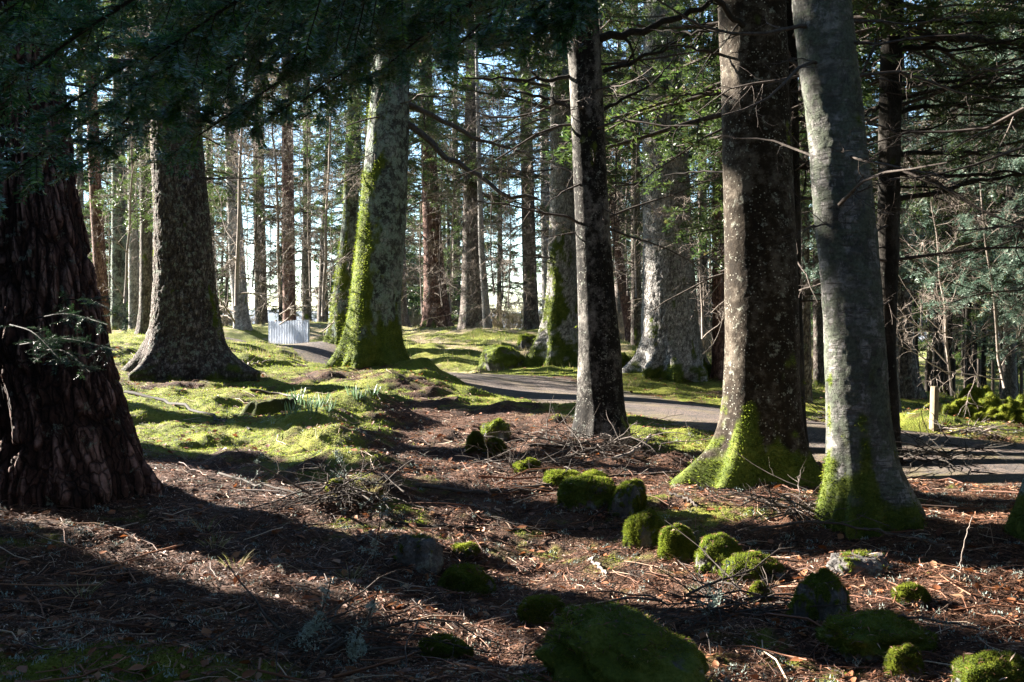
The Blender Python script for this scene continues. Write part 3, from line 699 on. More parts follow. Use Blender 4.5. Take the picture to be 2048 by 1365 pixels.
TOBJ = {}
for ti, T in enumerate(TREES):
    g = np.random.default_rng(100 + ti)
    zg, pts, F, moss, cav, nrm, zs, C, Rz = make_trunk(T, g)
    loc = np.array([T['x'], T['y'], zg])
    root = thing(T['n'], T['lab'], 'sapling' if T['n'] == 'sapling' else 'tree', loc)
    mb = MB(); mb.add(pts.reshape(-1, 3) - loc, F, moss=moss.ravel(), cav=cav.ravel())
    mb.build('trunk', M[T['bark']], root)
    if T['moss'] > .2 and T['d'] < 36:
        m = moss.ravel() > .5
        vis = (nrm[..., 1] < .35).ravel() & (pts[..., 2].ravel() < P(0, 0, T['d'])[2])
        ok = np.where(m & vis)[0]
        if len(ok) > 50:
            cnt = int(min(26000, len(ok) * 2.2))
            j = g.choice(ok, cnt)
            pp = pts.reshape(-1, 3)[j] + g.normal(size=(cnt, 3)) * (.006 + .0006 * T['d']) - loc
            mb = MB(); blades(mb, g, pp, nrm.reshape(-1, 3)[j], .014 + .0011 * T['d'], .004 + .0004 * T['d'], .5, .6)
            mb.build('moss', M['moss'], root, smooth=False)
    T.update(root=root, loc=loc, zs=zs, C=C, Rz=Rz, zg=zg)
    TOBJ[T['k']] = T

def trunk_at(T, z):
    return np.array([np.interp(z, T['zs'], T['C']), T['y'], z]), float(np.interp(z, T['zs'], T['Rz']))

# ------------------------------------------------------------------ branches given in photo pixels on near trees
def pix_branch(T, pts, r0, r1=.006, name='branch', mat='twig_dark', twigs=6, tl=(.2, .6), yoff=0.0, seed=0, foliage=None):
    g = np.random.default_rng(900 + seed)
    d = T['d']
    P3 = np.array([P(u, v, d + yoff * i / max(1, len(pts) - 1)) for i, (u, v) in enumerate(pts)])
    PL = smoothline(P3, 14); PL[1:-1] += g.normal(size=(12, 3)) * r0 * .5
    RR = np.linspace(r0, r1, 14)
    mb = MB(); tubes(mb, PL - T['loc'], RR, 8)
    if twigs:
        a, ra = children(g, PL[None], RR[None], twigs, tl, (.5, 1.1), wig=.2, grav=-.15, rr=.45)
        b, rb = children(g, a, ra, 2.5, (tl[0] * .4, tl[1] * .5), (.4, 1.0), wig=.22, rr=.6)
        tubes(mb, a - T['loc'], ra, 5); tubes(mb, b - T['loc'], rb, 4)
    o = mb.build(name, M[mat], T['root'])
    return o
BR = [
 ('T9', [(1200, 78), (1290, 58), (1380, 28), (1450, -15)], .055, .03, 7), ('T9', [(1208, 142), (1270, 125), (1340, 92), (1420, 40)], .03, .008, 9), ('T9', [(1206, 220), (1262, 190), (1310, 165), (1345, 120)], .025, .008, 6),
 ('T9', [(1148, 150), (1090, 160), (1010, 160), (930, 156)], .028, .008, 10), ('T9', [(1158, 220), (1105, 202), (1060, 185), (1012, 178)], .03, .012, 5), ('T9', [(1190, 340), (1186, 300)], .008, .006, 0),
 ('T9', [(1145, 345), (1085, 320), (1040, 310)], .012, .005, 8),
 ('T13', [(1510, 100), (1500, 60), (1450, 20), (1420, -20)], .035, .02, 4), ('T13', [(1500, 100), (1530, 55), (1550, 20), (1560, -20)], .03, .015, 4),
 ('T13', [(1452, 110), (1400, 100), (1350, 90), (1300, 95)], .016, .005, 8), ('T13', [(1452, 62), (1380, 66), (1310, 60)], .018, .006, 8), ('T13', [(1450, 190), (1400, 188), (1340, 192)], .012, .005, 7),
 ('T13', [(1452, 345), (1400, 342), (1330, 350)], .012, .005, 6),
 ('T17', [(1800, 44), (1880, 42), (2060, 48)], .026, .008, 10), ('T17', [(1800, 103), (1900, 74), (2070, 35)], .024, .008, 9), ('T17', [(1800, 95), (1920, 102), (2060, 72)], .026, .01, 9),
 ('T17', [(1800, 170), (1900, 165), (2070, 138)], .026, .01, 9), ('T17', [(1800, 198), (1880, 178), (2060, 155)], .022, .008, 9), ('T17', [(1800, 226), (1840, 215), (1950, 206), (2060, 203)], .03, .014, 9),
 ('T17', [(1800, 262), (1860, 260), (1930, 225)], .016, .006, 8), ('T17', [(1798, 312), (1860, 303), (1960, 306), (2060, 313)], .03, .012, 9), ('T17', [(1797, 348), (1900, 350), (2060, 348)], .028, .012, 9),
 ('T17', [(1796, 399), (1860, 388), (1960, 362), (2060, 346)], .034, .016, 9), ('T17', [(1796, 376), (1860, 377), (1990, 366)], .016, .006, 7), ('T17', [(1757, 90), (1735, 60), (1700, 20)], .012, .006, 2), ('T17', [(1757, 215), (1740, 222), (1720, 240)], .02, .012, 3),
 ('T13b', [(1600, 155), (1620, 150), (1640, 140)], .012, .006, 4), ('T13b', [(1600, 335), (1625, 330), (1640, 331)], .03, .02, 3), ('T13b', [(1600, 240), (1625, 225), (1640, 200)], .02, .01, 5),
 ('T3', [(800, 240), (860, 270), (890, 320), (930, 335), (960, 350), (990, 390), (1050, 395), (1075, 398)], .075, .03, 9), ('T3', [(805, 200), (880, 240), (950, 280), (1000, 295), (1060, 305)], .06, .02, 9),
]
for i, (k, pts, r0, r1, tw) in enumerate(BR):
    pix_branch(TOBJ[k], pts, r0, r1, twigs=tw, seed=i, mat='twig' if k == 'T3' else 'twig_dark', yoff=(-.6 if i % 2 else .5))

# ------------------------------------------------------------------ conifer crowns (shared between trees)
def crown_mesh(seed, z0, z1, rmax, nb, fol, leaf=(.11, .026), dens=60, droop=-.25, dead=0, shape=1.0, side=6, zdead=3.0, sub=3.0):
    g = np.random.default_rng(seed)
    n = nb
    z = z0 + (z1 - z0) * g.random(n) ** .9
    a = g.uniform(0, 2 * PI, n)
    L = rmax * (1.05 - .9 * ((z - z0) / (z1 - z0)) ** shape) * g.uniform(.6, 1.1, n)
    k = 8
    dirs = np.stack([np.cos(a), np.sin(a), g.uniform(-.1, .25, n)], -1)
    PL = np.zeros((n, k, 3)); PL[:, 0] = np.stack([a * 0, a * 0, z], -1)
    for q in range(1, k):
        dirs = norm(dirs + g.normal(size=(n, 3)) * .08 + np.array([0, 0, droop / k * (1.6 if q < 5 else -.6)]))
        PL[:, q] = PL[:, q - 1] + dirs * (L / (k - 1))[:, None]
    RR = (.012 + .012 * L)[:, None] * np.linspace(1, .2, k)[None]
    wood, leafm = MB(), MB()
    tubes(wood, PL, RR, 5)
    c1, r1 = children(g, PL, RR, side * L / 2.0 + 2, (.35, .95), (.7, 1.2), t0=.15, wig=.1, grav=-.25, rr=.4, flat=.75)
    c2, r2 = children(g, c1, r1, sub, (.15, .4), (.5, 1.0), wig=.1, grav=-.15, flat=.7, rr=.6)
    tubes(wood, c1, r1, 3)
    tubes(wood, c2, r2, 3)
    needles(leafm, g, c1, dens, leaf[0], leaf[1], flat=.6)
    needles(leafm, g, c2, dens, leaf[0], leaf[1], flat=.6)
    needles(leafm, g, PL[:, k // 2:], dens, leaf[0], leaf[1], flat=.6)
    if dead:
        z = g.uniform(zdead, z0 + 1.0, dead); a = g.uniform(0, 2 * PI, dead)
        L = g.uniform(.8, 2.6, dead)
        d = np.stack([np.cos(a), np.sin(a), g.uniform(-.25, .15, dead)], -1)
        PD = np.zeros((dead, 7, 3)); PD[:, 0] = np.stack([a * 0, a * 0, z], -1)
        for q in range(1, 7):
            d = norm(d + g.normal(size=(dead, 3)) * .14 + np.array([0, 0, -.03]))
            PD[:, q] = PD[:, q - 1] + d * (L / 6)[:, None]
        RD = (.008 + .007 * L)[:, None] * np.linspace(1, .25, 7)[None]
        tubes(wood, PD, RD, 5)
        e1, s1 = children(g, PD, RD, 7, (.25, .8), (.5, 1.1), wig=.2, rr=.5, flat=.3)
        e2, s2 = children(g, e1, s1, 3.5, (.12, .4), (.4, 1.0), wig=.25, rr=.6)
        tubes(wood, e1, s1, 3); tubes(wood, e2, s2, 3)
    return wood.mesh('limbs', M['twig']), leafm.mesh('crown', M[fol], smooth=False)

HIGH = [crown_mesh(40 + i, 7.5 + .6 * i, 20, 3.7, 74, 'needle_spruce', (.13, .034), dead=22, dens=46) for i in range(3)]
MID = [crown_mesh(60 + i, 4.6 + .5 * i, 17, 3.1, 84, 'needle_spruce', (.12, .030), dead=26, dens=48, zdead=2.0) for i in range(2)]
LOWC = [crown_mesh(80 + i, .6, 11, 2.6, 110, 'needle_spruce', (.13, .034), dens=44, shape=.9) for i in range(2)]
DENSE = crown_mesh(95, 7.5, 20, 4.2, 80, 'needle_spruce', (.22, .07), dens=30, dead=10)
LOWD = crown_mesh(97, .5, 11, 2.4, 100, 'needle_spruce', (.2, .06), dens=30, shape=.9)
def add_crown(root, pair, rz=0.0, sc=1.0, off=(0, 0, 0)):
    for nm, me in zip(('limbs', 'crown'), pair):
        o = bpy.data.objects.new(nm, me); COL.objects.link(o); o.parent = root
        o.rotation_euler = (0, 0, rz); o.scale = (sc, sc, sc); o.location = off
for i, (k, pair, sc) in enumerate([('T1', HIGH[0], 1.1), ('T2', HIGH[1], 1.1), ('T3', HIGH[2], .9), ('T8', MID[0], 1.25), ('T9', HIGH[0], .8), ('T11', HIGH[1], 1.25), ('T13', HIGH[2], .85), ('T16', HIGH[0], .72), ('T17', MID[1], .95),
        ('T13b', MID[0], .95), ('T4', MID[1], 1.3), ('T5', MID[0], 1.0), ('T7', MID[1], 1.05), ('T7b', HIGH[0], .95), ('T10a', MID[0], .95), ('T10b', MID[1], 1.0), ('T12', MID[0], 1.0), ('T14', MID[1], 1.0), ('T15', MID[0], 1.0), ('T18', MID[1], 1.0),
        ('TL1', HIGH[1], 1.0), ('TL2', MID[0], 1.1), ('TL3', HIGH[2], 1.0), ('TL4', MID[1], 1.1), ('TL5', HIGH[0], 1.0), ('TL6', HIGH[0], .9), ('TL7', HIGH[1], .95), ('TL8', HIGH[2], 1.0), ('T19', HIGH[1], .7)]):
    T = TOBJ[k]
    ztop = T['zg'] + T['H'] * .6
    c, _ = trunk_at(T, ztop)
    add_crown(T['root'], pair, i * 2.4, sc, ((c[0] - T['x']) * .8, 0, 0))

# ------------------------------------------------------------------ wood behind and round about
def wood_tree(name, label, group, seed, H, r, barkm, pair, sc=1.0):
    g = np.random.default_rng(seed)
    root = thing(name, label, 'tree', (0, 0, 0), 0, group)
    zs = np.concatenate([np.linspace(-.5, 8, 60), np.linspace(8, H, 14)[1:]])
    th = np.arange(18) / 18 * 2 * PI
    rad = (r * (1 - .85 * np.clip(zs / H, 0, 1)) * (1 + .6 * np.exp(-np.clip(zs, 0, None) / .5)))[:, None] * (1 + .06 * np.sin(3 * th + 1)[None])
    n = perlin(np.stack([(np.cos(th)[None] * 3 + zs[:, None] * 0), (np.sin(th)[None] * 3 + zs[:, None] * 0), zs[:, None] * 1.5 + th[None] * 0], -1).reshape(-1, 3) + seed).reshape(rad.shape)
    rad = rad * (1 + .08 * n)
    wob = .12 * np.sin(zs * .3 + seed)
    V = np.stack([rad * np.cos(th)[None] + wob[:, None], rad * np.sin(th)[None], np.repeat(zs[:, None], 18, 1)], -1)
    mb = MB(); mb.add(V, gridfaces(len(zs), 18, True), moss=0.0, cav=.5 + .5 * n.ravel())
    mb.build('trunk', M[barkm], root)
    add_crown(root, pair, seed, sc)
    return root
P1 = wood_tree('conifer_tree', 'tall conifer with a brown trunk in the row of the wood behind', 'conifers of the wood behind', 1, 19, .26, 'brown_bark', MID[0])
P2 = wood_tree('spruce_tree', 'dark spruce with low boughs down to the ground in the wood behind', 'low-boughed spruces of the wood behind', 2, 11.5, .16, 'brown_bark', LOWC[0])
P3 = wood_tree('plantation_tree', 'thin dark trunk in the plantation behind the stone heap', 'plantation trees behind the stone heap', 3, 15, .09, 'dark_bark', MID[1], .75)
P4 = wood_tree('conifer_tree', 'conifer added beyond the picture edge to deepen the shade in the wood', 'shade conifers added beyond the picture edge', 4, 21, .32, 'brown_bark', DENSE)
P4b = wood_tree('conifer_tree', 'unseen tall conifer added left of the picture to shade the right-hand trunks', 'tall shade conifers added left of the picture', 9, 21, .3, 'brown_bark', DENSE)
def place(proto, lst, label=None, group=None):
    for i, (x, y, sc) in enumerate(lst):
        z = float(Hs(np.array([x]), np.array([y]))[0]) - .05
        if proto.location.length == 0 and i == 0:
            proto.location = (x, y, z); proto.scale = (sc,) * 3; proto.rotation_euler = (.03 * math.sin(x * 9), .04 * math.sin(y * 7), x * 1.7)
        else:
            o = dup(proto, (x, y, z), x * 1.7 + i, sc=sc)
            o.rotation_euler = (.025 * math.sin(x * 9 + i), .03 * math.sin(y * 7 + i * 3), x * 1.7 + i)
def at_u(u, d): return (u - 1024) / FPX * d
g = np.random.default_rng(5)
bgl = [(at_u(u, d), d, s) for u, d, s in [(150, 55, 1), (335, 66, 1.1), (425, 62, 1.2), (645, 66, 1.0), (735, 62, 1.15), (808, 52, 1.1), (905, 66, 1.2), (1135, 58, 1.1), (1185, 50, .95), (1232, 62, 1.2), (1405, 46, 1.0), (1485, 52, 1.1), (1680, 44, .9), (1722, 56, 1.1), (60, 48, 1.0), (1905, 56, 1.2), (2120, 50, 1.0)]]
place(P1, bgl)
place(P2, [(at_u(u, d), d, s) for u, d, s in [(560, 82, 1.1), (455, 66, .9), (650, 72, .85), (1000, 54, .9), (900, 64, 1.0), (1250, 74, 1.0), (200, 58, 1.0), (1500, 66, 1.1), (1750, 60, 1.1), (1960, 46, 1.0), (2080, 40, 1.0)]])
ring = []
gr = np.random.default_rng(55)
for i in range(150):      # unseen low spruces added all round, well away, to block horizon skylight
    a = gr.uniform(0, 2 * PI); r_ = gr.uniform(46, 74)
    x, y = r_ * math.cos(a), 12 + r_ * math.sin(a)
    if (y > 20 and abs(x) < y * .50) or (x < -18 and 30 < y < 80): continue
    ring.append((x, y, gr.uniform(.95, 1.35)))
for u, d, s in [(30, 75, 1.1), (95, 70, 1.0), (180, 78, 1.1), (255, 72, 1.0), (330, 80, 1.1), (395, 76, 1.0), (440, 84, 1.1), (690, 80, 1.0), (740, 74, 1.1), (800, 82, 1.2), (860, 76, 1.1), (925, 80, 1.2), (1130, 82, 1.2), (1200, 78, 1.1), (1290, 76, 1.2),
                (1350, 80, 1.1), (1420, 72, 1.0), (1470, 78, 1.2), (1540, 74, 1.1), (1610, 70, 1.1), (1660, 62, 1.0), (1710, 70, 1.1), (1800, 66, 1.1), (1860, 58, 1.0), (1920, 64, 1.1), (1990, 60, 1.1), (2040, 56, 1.0), (2100, 52, 1.1)]:
    ring.append((at_u(u, d), d, s))
for i in range(60):
    u = gr.uniform(-300, 2350)
    if 440 < u < 650 or 1000 < u < 1090: continue
    d = gr.uniform(82, 112); ring.append((at_u(u, d), d, gr.uniform(1.2, 1.75)))
P2r = wood_tree('spruce_tree', 'bushy spruce of the dark belt far behind, continued unseen all round to cut skylight', 'spruces of the dark belt far behind', 12, 11.5, .16, 'brown_bark', LOWC[1])
place(P2r, ring)
pl = []
for i in range(34):
    u = g.uniform(1810, 2120); d = g.uniform(29, 52)
    pl.append((at_u(u, d), d, g.uniform(.85, 1.1)))
place(P3, pl)
# unseen trees added left, behind and right to shade ground and block skylight
off_l = [(-13, 13), (-16, 8), (-22, 14), (-27, 16.2), (-25, 15.8), (-31, 20.5), (-20, 12.6), (-26, 9), (-33, 15), (-11, 3.5), (-16, 1), (-9, -3), (-4, -7), (2, -6.5), (7, -3), (9, 3), (12, 7), (14, 14), (5, -11), (-9, -11), (17, 20), (13, 0), (21, 9), (-45, 20), (-20, -6), (25, 26), (6.5, 6.5), (9.5, 10.5), (-7, 4.6), (0, -9), (11, 18), (16, 27), (20, 16), (24, 12), (19, 33), (29, 18), (30, 32), (26, 40), (16, -8), (24, 0), (32, 8), (-12, -14), (-2, -16), (8, -16), (14, -15), (-26, 1), (-30, -6), (-19, -14), (12.5, 23), (14.5, 30), (10.5, 14)]
place(P4, [(x, y, .9 + .2 * ((i * 37) % 10) / 10) for i, (x, y) in enumerate(off_l)])

# ------------------------------------------------------------------ overhanging fir boughs (near, top left)
def bough(g, PLm, r0, mat_leaf='needle_fir', side=26, sl=(.22, .5), ndens=520, nl=(.023, .0026), loc=None, sub=5, subl=(.06, .17)):
    PL = PLm[None]; RR = np.linspace(r0, .003, PLm.shape[0])[None]
    c1, r1 = children(g, PL, RR, side, sl, (.6, 1.0), k=6, t0=.12, t1=1.0, wig=.05, grav=-.12, rr=.35, flat=.82)
    c2, r2 = children(g, c1, r1, sub, subl, (.5, .9), k=4, wig=.05, grav=-.05, rr=.6, flat=.8)
    w, l = MB(), MB()
    tubes(w, PL - loc, RR, 6); tubes(w, c1 - loc, r1, 4); tubes(w, c2 - loc, r2, 3)
    for A in (c1, c2): needles(l, g, A - loc, ndens, nl[0], nl[1], flat=.72, fwd=.55)
    needles(l, g, PL[:, PL.shape[1] // 2:] - loc, ndens, nl[0], nl[1], flat=.72)
    # a few fresh light green tips
    return w, l
OH = np.array([3.4, 2.6, float(Hs(np.array([3.4]), np.array([2.6]))[0])])
oroot = thing('fir_tree', 'dark glossy-needled fir whose boughs hang into the top left', 'tree', OH)
mbt = MB()
zs = np.linspace(-.3, 14, 60); th = np.arange(24) / 24 * 2 * PI
rad = (.34 * (1 - .9 * np.clip(zs, 0, None) / 14) * (1 + .5 * np.exp(-np.clip(zs, 0, None) / .5)))[:, None] * (1 + .05 * np.sin(4 * th)[None])
mbt.add(np.stack([rad * np.cos(th)[None], rad * np.sin(th)[None], np.repeat(zs[:, None], 24, 1)], -1), gridfaces(60, 24, True), moss=0.0, cav=.5)
mbt.build('trunk', M['fir_bark_grey'], oroot)
BOUGHS = [  # start (u,v,d) -> tip (u,v,d)
 ((900, -160, 4.2), (-10, 372, 4.0)), ((860, -60, 5.2), (150, 345, 5.0)), ((980, -40, 5.6), (330, 318, 5.6)), ((1050, -30, 6.0), (500, 265, 6.0)), ((1090, -40, 5.4), (600, 205, 5.4)), ((1120, -60, 5.0), (740, 160, 5.0)),
 ((1200, -80, 4.6), (900, 108, 4.6)), ((1240, -90, 4.4), (1030, 88, 4.5)), ((1260, -160, 4.4), (1115, 60, 4.4)), ((700, -200, 3.6), (-60, 230, 3.6)), ((620, -220, 4.4), (-40, 130, 4.4)), ((800, -140, 4.8), (60, 262, 4.6)),
 ((760, -100, 5.6), (230, 205, 5.6)), ((900, -100, 6.2), (420, 180, 6.2)), ((980, -120, 5.0), (560, 140, 5.0)), ((500, -200, 5.0), (100, 60, 5.0)), ((700, -180, 5.5), (330, 70, 5.5)), ((1000, -160, 4.5), (640, 60, 4.5)), ((1100, -180, 5.2), (820, 70, 5.2)),
 ((1150, -150, 4.0), (860, 40, 4.0)), ((420, -120, 3.8), (-30, 50, 3.8)), ((1180, -120, 5.6), (960, 60, 5.6)), ((870, -40, 5.8), (400, 235, 5.7)), ((640, -20, 4.8), (200, 290, 4.8)), ((1230, -60, 6.4), (700, 90, 6.6)), ((560, -60, 6.5), (20, 190, 6.5)),
 ((1000, 60, 6.6), (600, 240, 6.9)), ((900, -150, 3.4), (300, 120, 3.4)),
]
for i, (s, e) in enumerate(BOUGHS):
    g = np.random.default_rng(300 + i)
    a = P(*s); b = P(*e)
    mid1 = a * .6 + b * .4 + np.array([0, 0, .10]); mid2 = a * .25 + b * .75 + np.array([0, 0, .06])
    PLm = smoothline(np.array([a, mid1, mid2, b]), 12)
    Ln = np.linalg.norm(b - a)
    w, l = bough(g, PLm, .014, side=int(26 * Ln) + 8, sl=(.18, .46), loc=OH, sub=6, ndens=520, nl=(.028, .0046))
    bo = w.build('bough', M['twig_dark'], oroot)
    l.build('needles', M['needle_fir'], bo, smooth=False)
# small fir spray in front of the massive trunk, growing from it
for i, (s, e, y2) in enumerate([((60, 640, 9.0), (215, 650, 8.0), 0), ((40, 690, 8.9), (230, 700, 7.9), 0), ((90, 700, 8.8), (180, 745, 7.8), 0), ((20, 650, 8.8), (120, 720, 7.7), 0), ((120, 600, 9.0), (255, 640, 8.2), 0)]):
    g = np.random.default_rng(380 + i)
    T = TOBJ['T1']
    PLm = smoothline(np.array([P(*s), (P(*s) + P(*e)) / 2 + [0, 0, .08], P(*e)]), 10)
    w, l = bough(g, PLm, .006, side=14, sl=(.12, .34), loc=T['loc'], ndens=420, nl=(.026, .0032), sub=4)
    bo = w.build('bough', M['twig_dark'], T['root']); l.build('needles', M['needle_dim'], bo, smooth=False)
# unseen low-boughed spruces added round the picture to shade near ground, cut skylight
P5 = wood_tree('spruce_tree', 'unseen young dense spruce added outside the picture edge for shade', 'young shade spruces added outside the picture', 6, 10.5, .15, 'brown_bark', LOWD)
place(P5, [(-8.2, 8.35, 1.25), (-9.4, 8.6, 1.1), (-7.2, 6.6, 1.1), (-10.5, 9.3, 1.2), (-13.5, 10.4, 1.2), (-7.0, 4.6, 1.0), (-11, 6.2, 1.1), (-16, 12.2, 1.2), (-12, 10.6, 1.2), (-14.6, 12.0, 1.3)] + [(-14 + 2.6 * i, -4.5 - 1.6 * (i % 3) - (2 if 4 < i < 8 else 0), 1 + .1 * (i % 2)) for i in range(12)] + [(8.5, -2.5, 1.1), (10, 1, 1.0), (8.6, 4.0, 1.0), (11, 5.5, 1.1), (9.5, 8.2, .9), (13, 9.5, 1.1), (12, 13, 1.0), (15.5, 16, 1.1), (-10, 1.5, 1.0), (-13, 4, 1.1), (-16, 7, 1.1), (-7.6, 1.2, .8)])
place(P4b, [(-17.5, 22.5, 1.42), (-14, 15.1, 1.12), (-15, 18.5, 1.42), (-14.5, 14.0, .92)])  # unseen, added so their crowns shade the right-hand trunks and ground

# ------------------------------------------------------------------ boulders
def ico(n):
    import bmesh
    bm = bmesh.new(); bmesh.ops.create_icosphere(bm, subdivisions=n, radius=1)
    V = np.array([v.co[:] for v in bm.verts]); F = np.array([[v.index for v in f.verts] for f in bm.faces]); bm.free()
    return V, F
ICO5, ICO4 = ico(6), ico(5)
CAUGHT = []
def boulder(name, u0, u1, v0, v1, label, moss=.6, seed=0, group=None, depth=.8, flat=0.0, cat='boulder', sharp=.22, fuzz=True, d=None, tilt=0.0):
    g = np.random.default_rng(500 + seed)
    uc = (u0 + u1) / 2
    c = hit(uc, v1 - (v1 - v0) * .12) if d is None else P(uc, v1 - (v1 - v0) * .12, d)
    d = c[1]
    hw = (u1 - u0) / 2 / FPX * d * (1.07 if d < 12 else 1.0); hh = (v1 - v0) / FPX * d
    V0, F = ICO5 if d < 13 else ICO4
    V = V0.copy()
    o = seed * 3.7
    r = 1 + 1.15 * sharp * perlin(V * .9 + o) + .85 * sharp * perlin(V * 2.1 + o) + .30 * sharp * np.abs(perlin(V * 3.4 + o)) + (.085 if u1 - u0 > 200 else .035) * fbm(V * (3.2 if u1 - u0 > 200 else 6) + o, 4)
    V = V * r[:, None]
    if flat: V[:, 2] = np.where(V[:, 2] > flat, flat + (V[:, 2] - flat) * .2, V[:, 2])
    V[:, 2] = np.sign(V[:, 2]) * np.abs(V[:, 2]) ** .9
    if tilt: V[:, 0] += tilt * V[:, 2] * .4
    mx = np.abs(V[:, 0]).max(); mz = V[:, 2].max()
    V = V / np.array([mx, mx, mz]) * np.array([hw, hw * depth, hh * .82])
    zc = hh * .18
    N = norm(V0 / np.array([hw, hw * depth, hh * .68]))
    mm = sst(.42, .56, moss * .78 + .30 * N[:, 2] + .40 * fbm(V0 * 1.5 + o + 9, 4) + .24 * fbm(V0 * 6 + o, 3))
    mm = mm * sst(-.45, -.1, V0[:, 2])
    V = V + np.array([0, hw * depth * .5, zc])
    V = V + N * (mm * .03 * hw)[:, None]
    for _ in range(3):      # settle the height so that the outline has the right size
        q = V + c - np.array([0, 0, CAMZ]); vv = 682.5 - FPX * (q @ UPV) / (q @ FWD)
        k_ = (c[2] - (q[:, 2].min() + CAMZ))
        f_ = (v1 - v0) / max(4.0, (v1 - vv.min()))
        V[:, 2] = np.where(V[:, 2] > 0, V[:, 2] * np.clip(f_, .4, 1.8), V[:, 2])
    mb = MB(); mb.add(V, F, moss=mm)
    root = mb.build(name, M['stone']); root.location = c
    tag(root, label, cat, group)
    if d < 15:      # bits of litter caught on the stone and heaped round its foot
        up = np.where((N[:, 2] > .35) & (V[:, 2] > .02))[0]
        k1 = int(40 + 900 * hw * hw * 4); j = g.choice(up, k1)
        CAUGHT.append(V[j] + c + N[j] * .012)
        k2 = int(250 + 1500 * hw); an = g.uniform(0, 2 * PI, k2); ro = 1.02 + np.abs(g.normal(0, .22, k2))
        fx = c[0] + hw * ro * np.cos(an); fy = c[1] + hw * depth * .5 + hw * depth * ro * np.sin(an)
        CAUGHT.append(np.stack([fx, fy, Hg(fx, fy) + g.uniform(0, .05, k2) * np.clip(1.5 - ro, 0, 1) * 2 + .008], -1))
    if fuzz:
        ok = np.where((mm > .45) & (N[:, 1] < .5) & (V[:, 2] > -.05))[0]
        if len(ok) > 30:
            n = int(min(15000, len(ok) * 3)); j = g.choice(ok, n)
            mb = MB(); blades(mb, g, V[j] + g.normal(size=(n, 3)) * hw * .018, N[j], .008 + .0013 * d, .0018 + .0003 * d, .25, .6)
            mb.build('moss', M['moss_sunlit' if seed >= 60 else 'moss'], root, smooth=False)
    return root
ST = [
 (1122, 1242, 950, 1022, 'dark round-backed boulder at the head of the stone row, moss on its left end', .72, 1),
 (1220, 1296, 960, 1042, 'upright pointed stone with a bare pale face and mossy left side', .5, 2),
 (1248, 1332, 1020, 1106, 'egg-shaped stone with a mossy cap and bare grey left cheek', .62, 3),
 (1322, 1392, 1050, 1136, 'stone wholly coated in bright moss, between the egg-shaped and the dome-shaped one', .85, 4),
 (1396, 1492, 1068, 1162, 'dome-shaped stone with mossy left half and bare grey right face', .6, 5),
 (1450, 1582, 1106, 1174, 'low flat mossy stone with a small bare white tip', .72, 6),
 (1585, 1702, 1138, 1264, 'tall boulder in the shade with a bare lilac-grey front between moss streaks', .55, 7),
 (1664, 1788, 1104, 1158, 'flat-topped lichen-grey slab at the foot of the silvery trunk', .12, 8),
 (1085, 1430, 1208, 1400, 'biggest mossy boulder in the bottom foreground', 1.0, 9),
 (1658, 1875, 1222, 1328, 'broad low mossy boulder with a sunlit patch at bottom right', .9, 10),
 (1036, 1124, 1192, 1256, 'small shaded mossy stone left behind the biggest foreground boulder', .8, 11),
 (1790, 1868, 1168, 1220, 'small dim mossy stone behind the broad low mossy boulder', .7, 12),
 (1930, 2090, 1305, 1400, 'mossy stone cut off by the bottom right corner', .85, 13),
 (786, 884, 1068, 1152, 'dark bare boulder in shadow on the left side of the hollow', .12, 14),
 (898, 962, 1086, 1116, 'small flat grey-green stone lying on the litter right of the dark bare boulder', .35, 15),
 (880, 985, 1128, 1200, 'low mossy ridge stone in front of the dark bare boulder', .75, 16),
 (960, 1022, 838, 888, 'mossy stone with a dark bare face, farthest of the cluster left of the central trunk', .55, 17),
 (932, 972, 862, 915, 'small yellow-mossy stone on the left of the little cluster left of the central trunk', .95, 18),
 (968, 1014, 876, 920, 'round bright mossy stone nearest in the little cluster left of the central trunk', .95, 19),
 (1030, 1082, 918, 952, 'half-buried mossy stone under thin twigs left of the dark round-backed boulder', .8, 20),
 (1088, 1170, 942, 976, 'low mossy stone touching the back left of the dark round-backed boulder', .85, 21),
 (1162, 1212, 942, 968, 'little bright moss cushion stone right behind the dark round-backed boulder', .95, 22),
 (955, 1058, 690, 748, 'large boulder at the path edge, grey left flank and mossy top', .62, 23),
 (1034, 1080, 668, 702, 'dark mossy stone between the path-edge boulder and the pale scaly trunk', .6, 24),
 (840, 940, 1270, 1330, 'low mossy hump stone left of the biggest foreground boulder', .75, 25),
 (1500, 1545, 1165, 1215, 'small shaded stone with a mossy left side, left of the tall lilac-grey boulder', .6, 26),
 (1780, 1850, 1290, 1370, 'dark mossy stone in front of the broad low mossy boulder', .6, 27),
 (648, 692, 960, 985, 'small mossy stone on the edge of the left bank, near the hollow', .85, 28),
 (1228, 1262, 706, 748, 'dark mossy stone by the left root of the very thick pale trunk', .6, 29),
]
for u0, u1, v0, v1, lab, ms, sd_ in ST:
    boulder('boulder' if u1 - u0 > 75 else 'stone', u0, u1, v0, v1, lab, ms, sd_, flat=.55 if sd_ == 8 else 0, cat='boulder' if u1 - u0 > 75 else 'stone', sharp=.19 if sd_ in (1, 2, 3, 4, 5) else .24, tilt=.5 if sd_ == 2 else (-.9 if sd_ == 9 else 0))
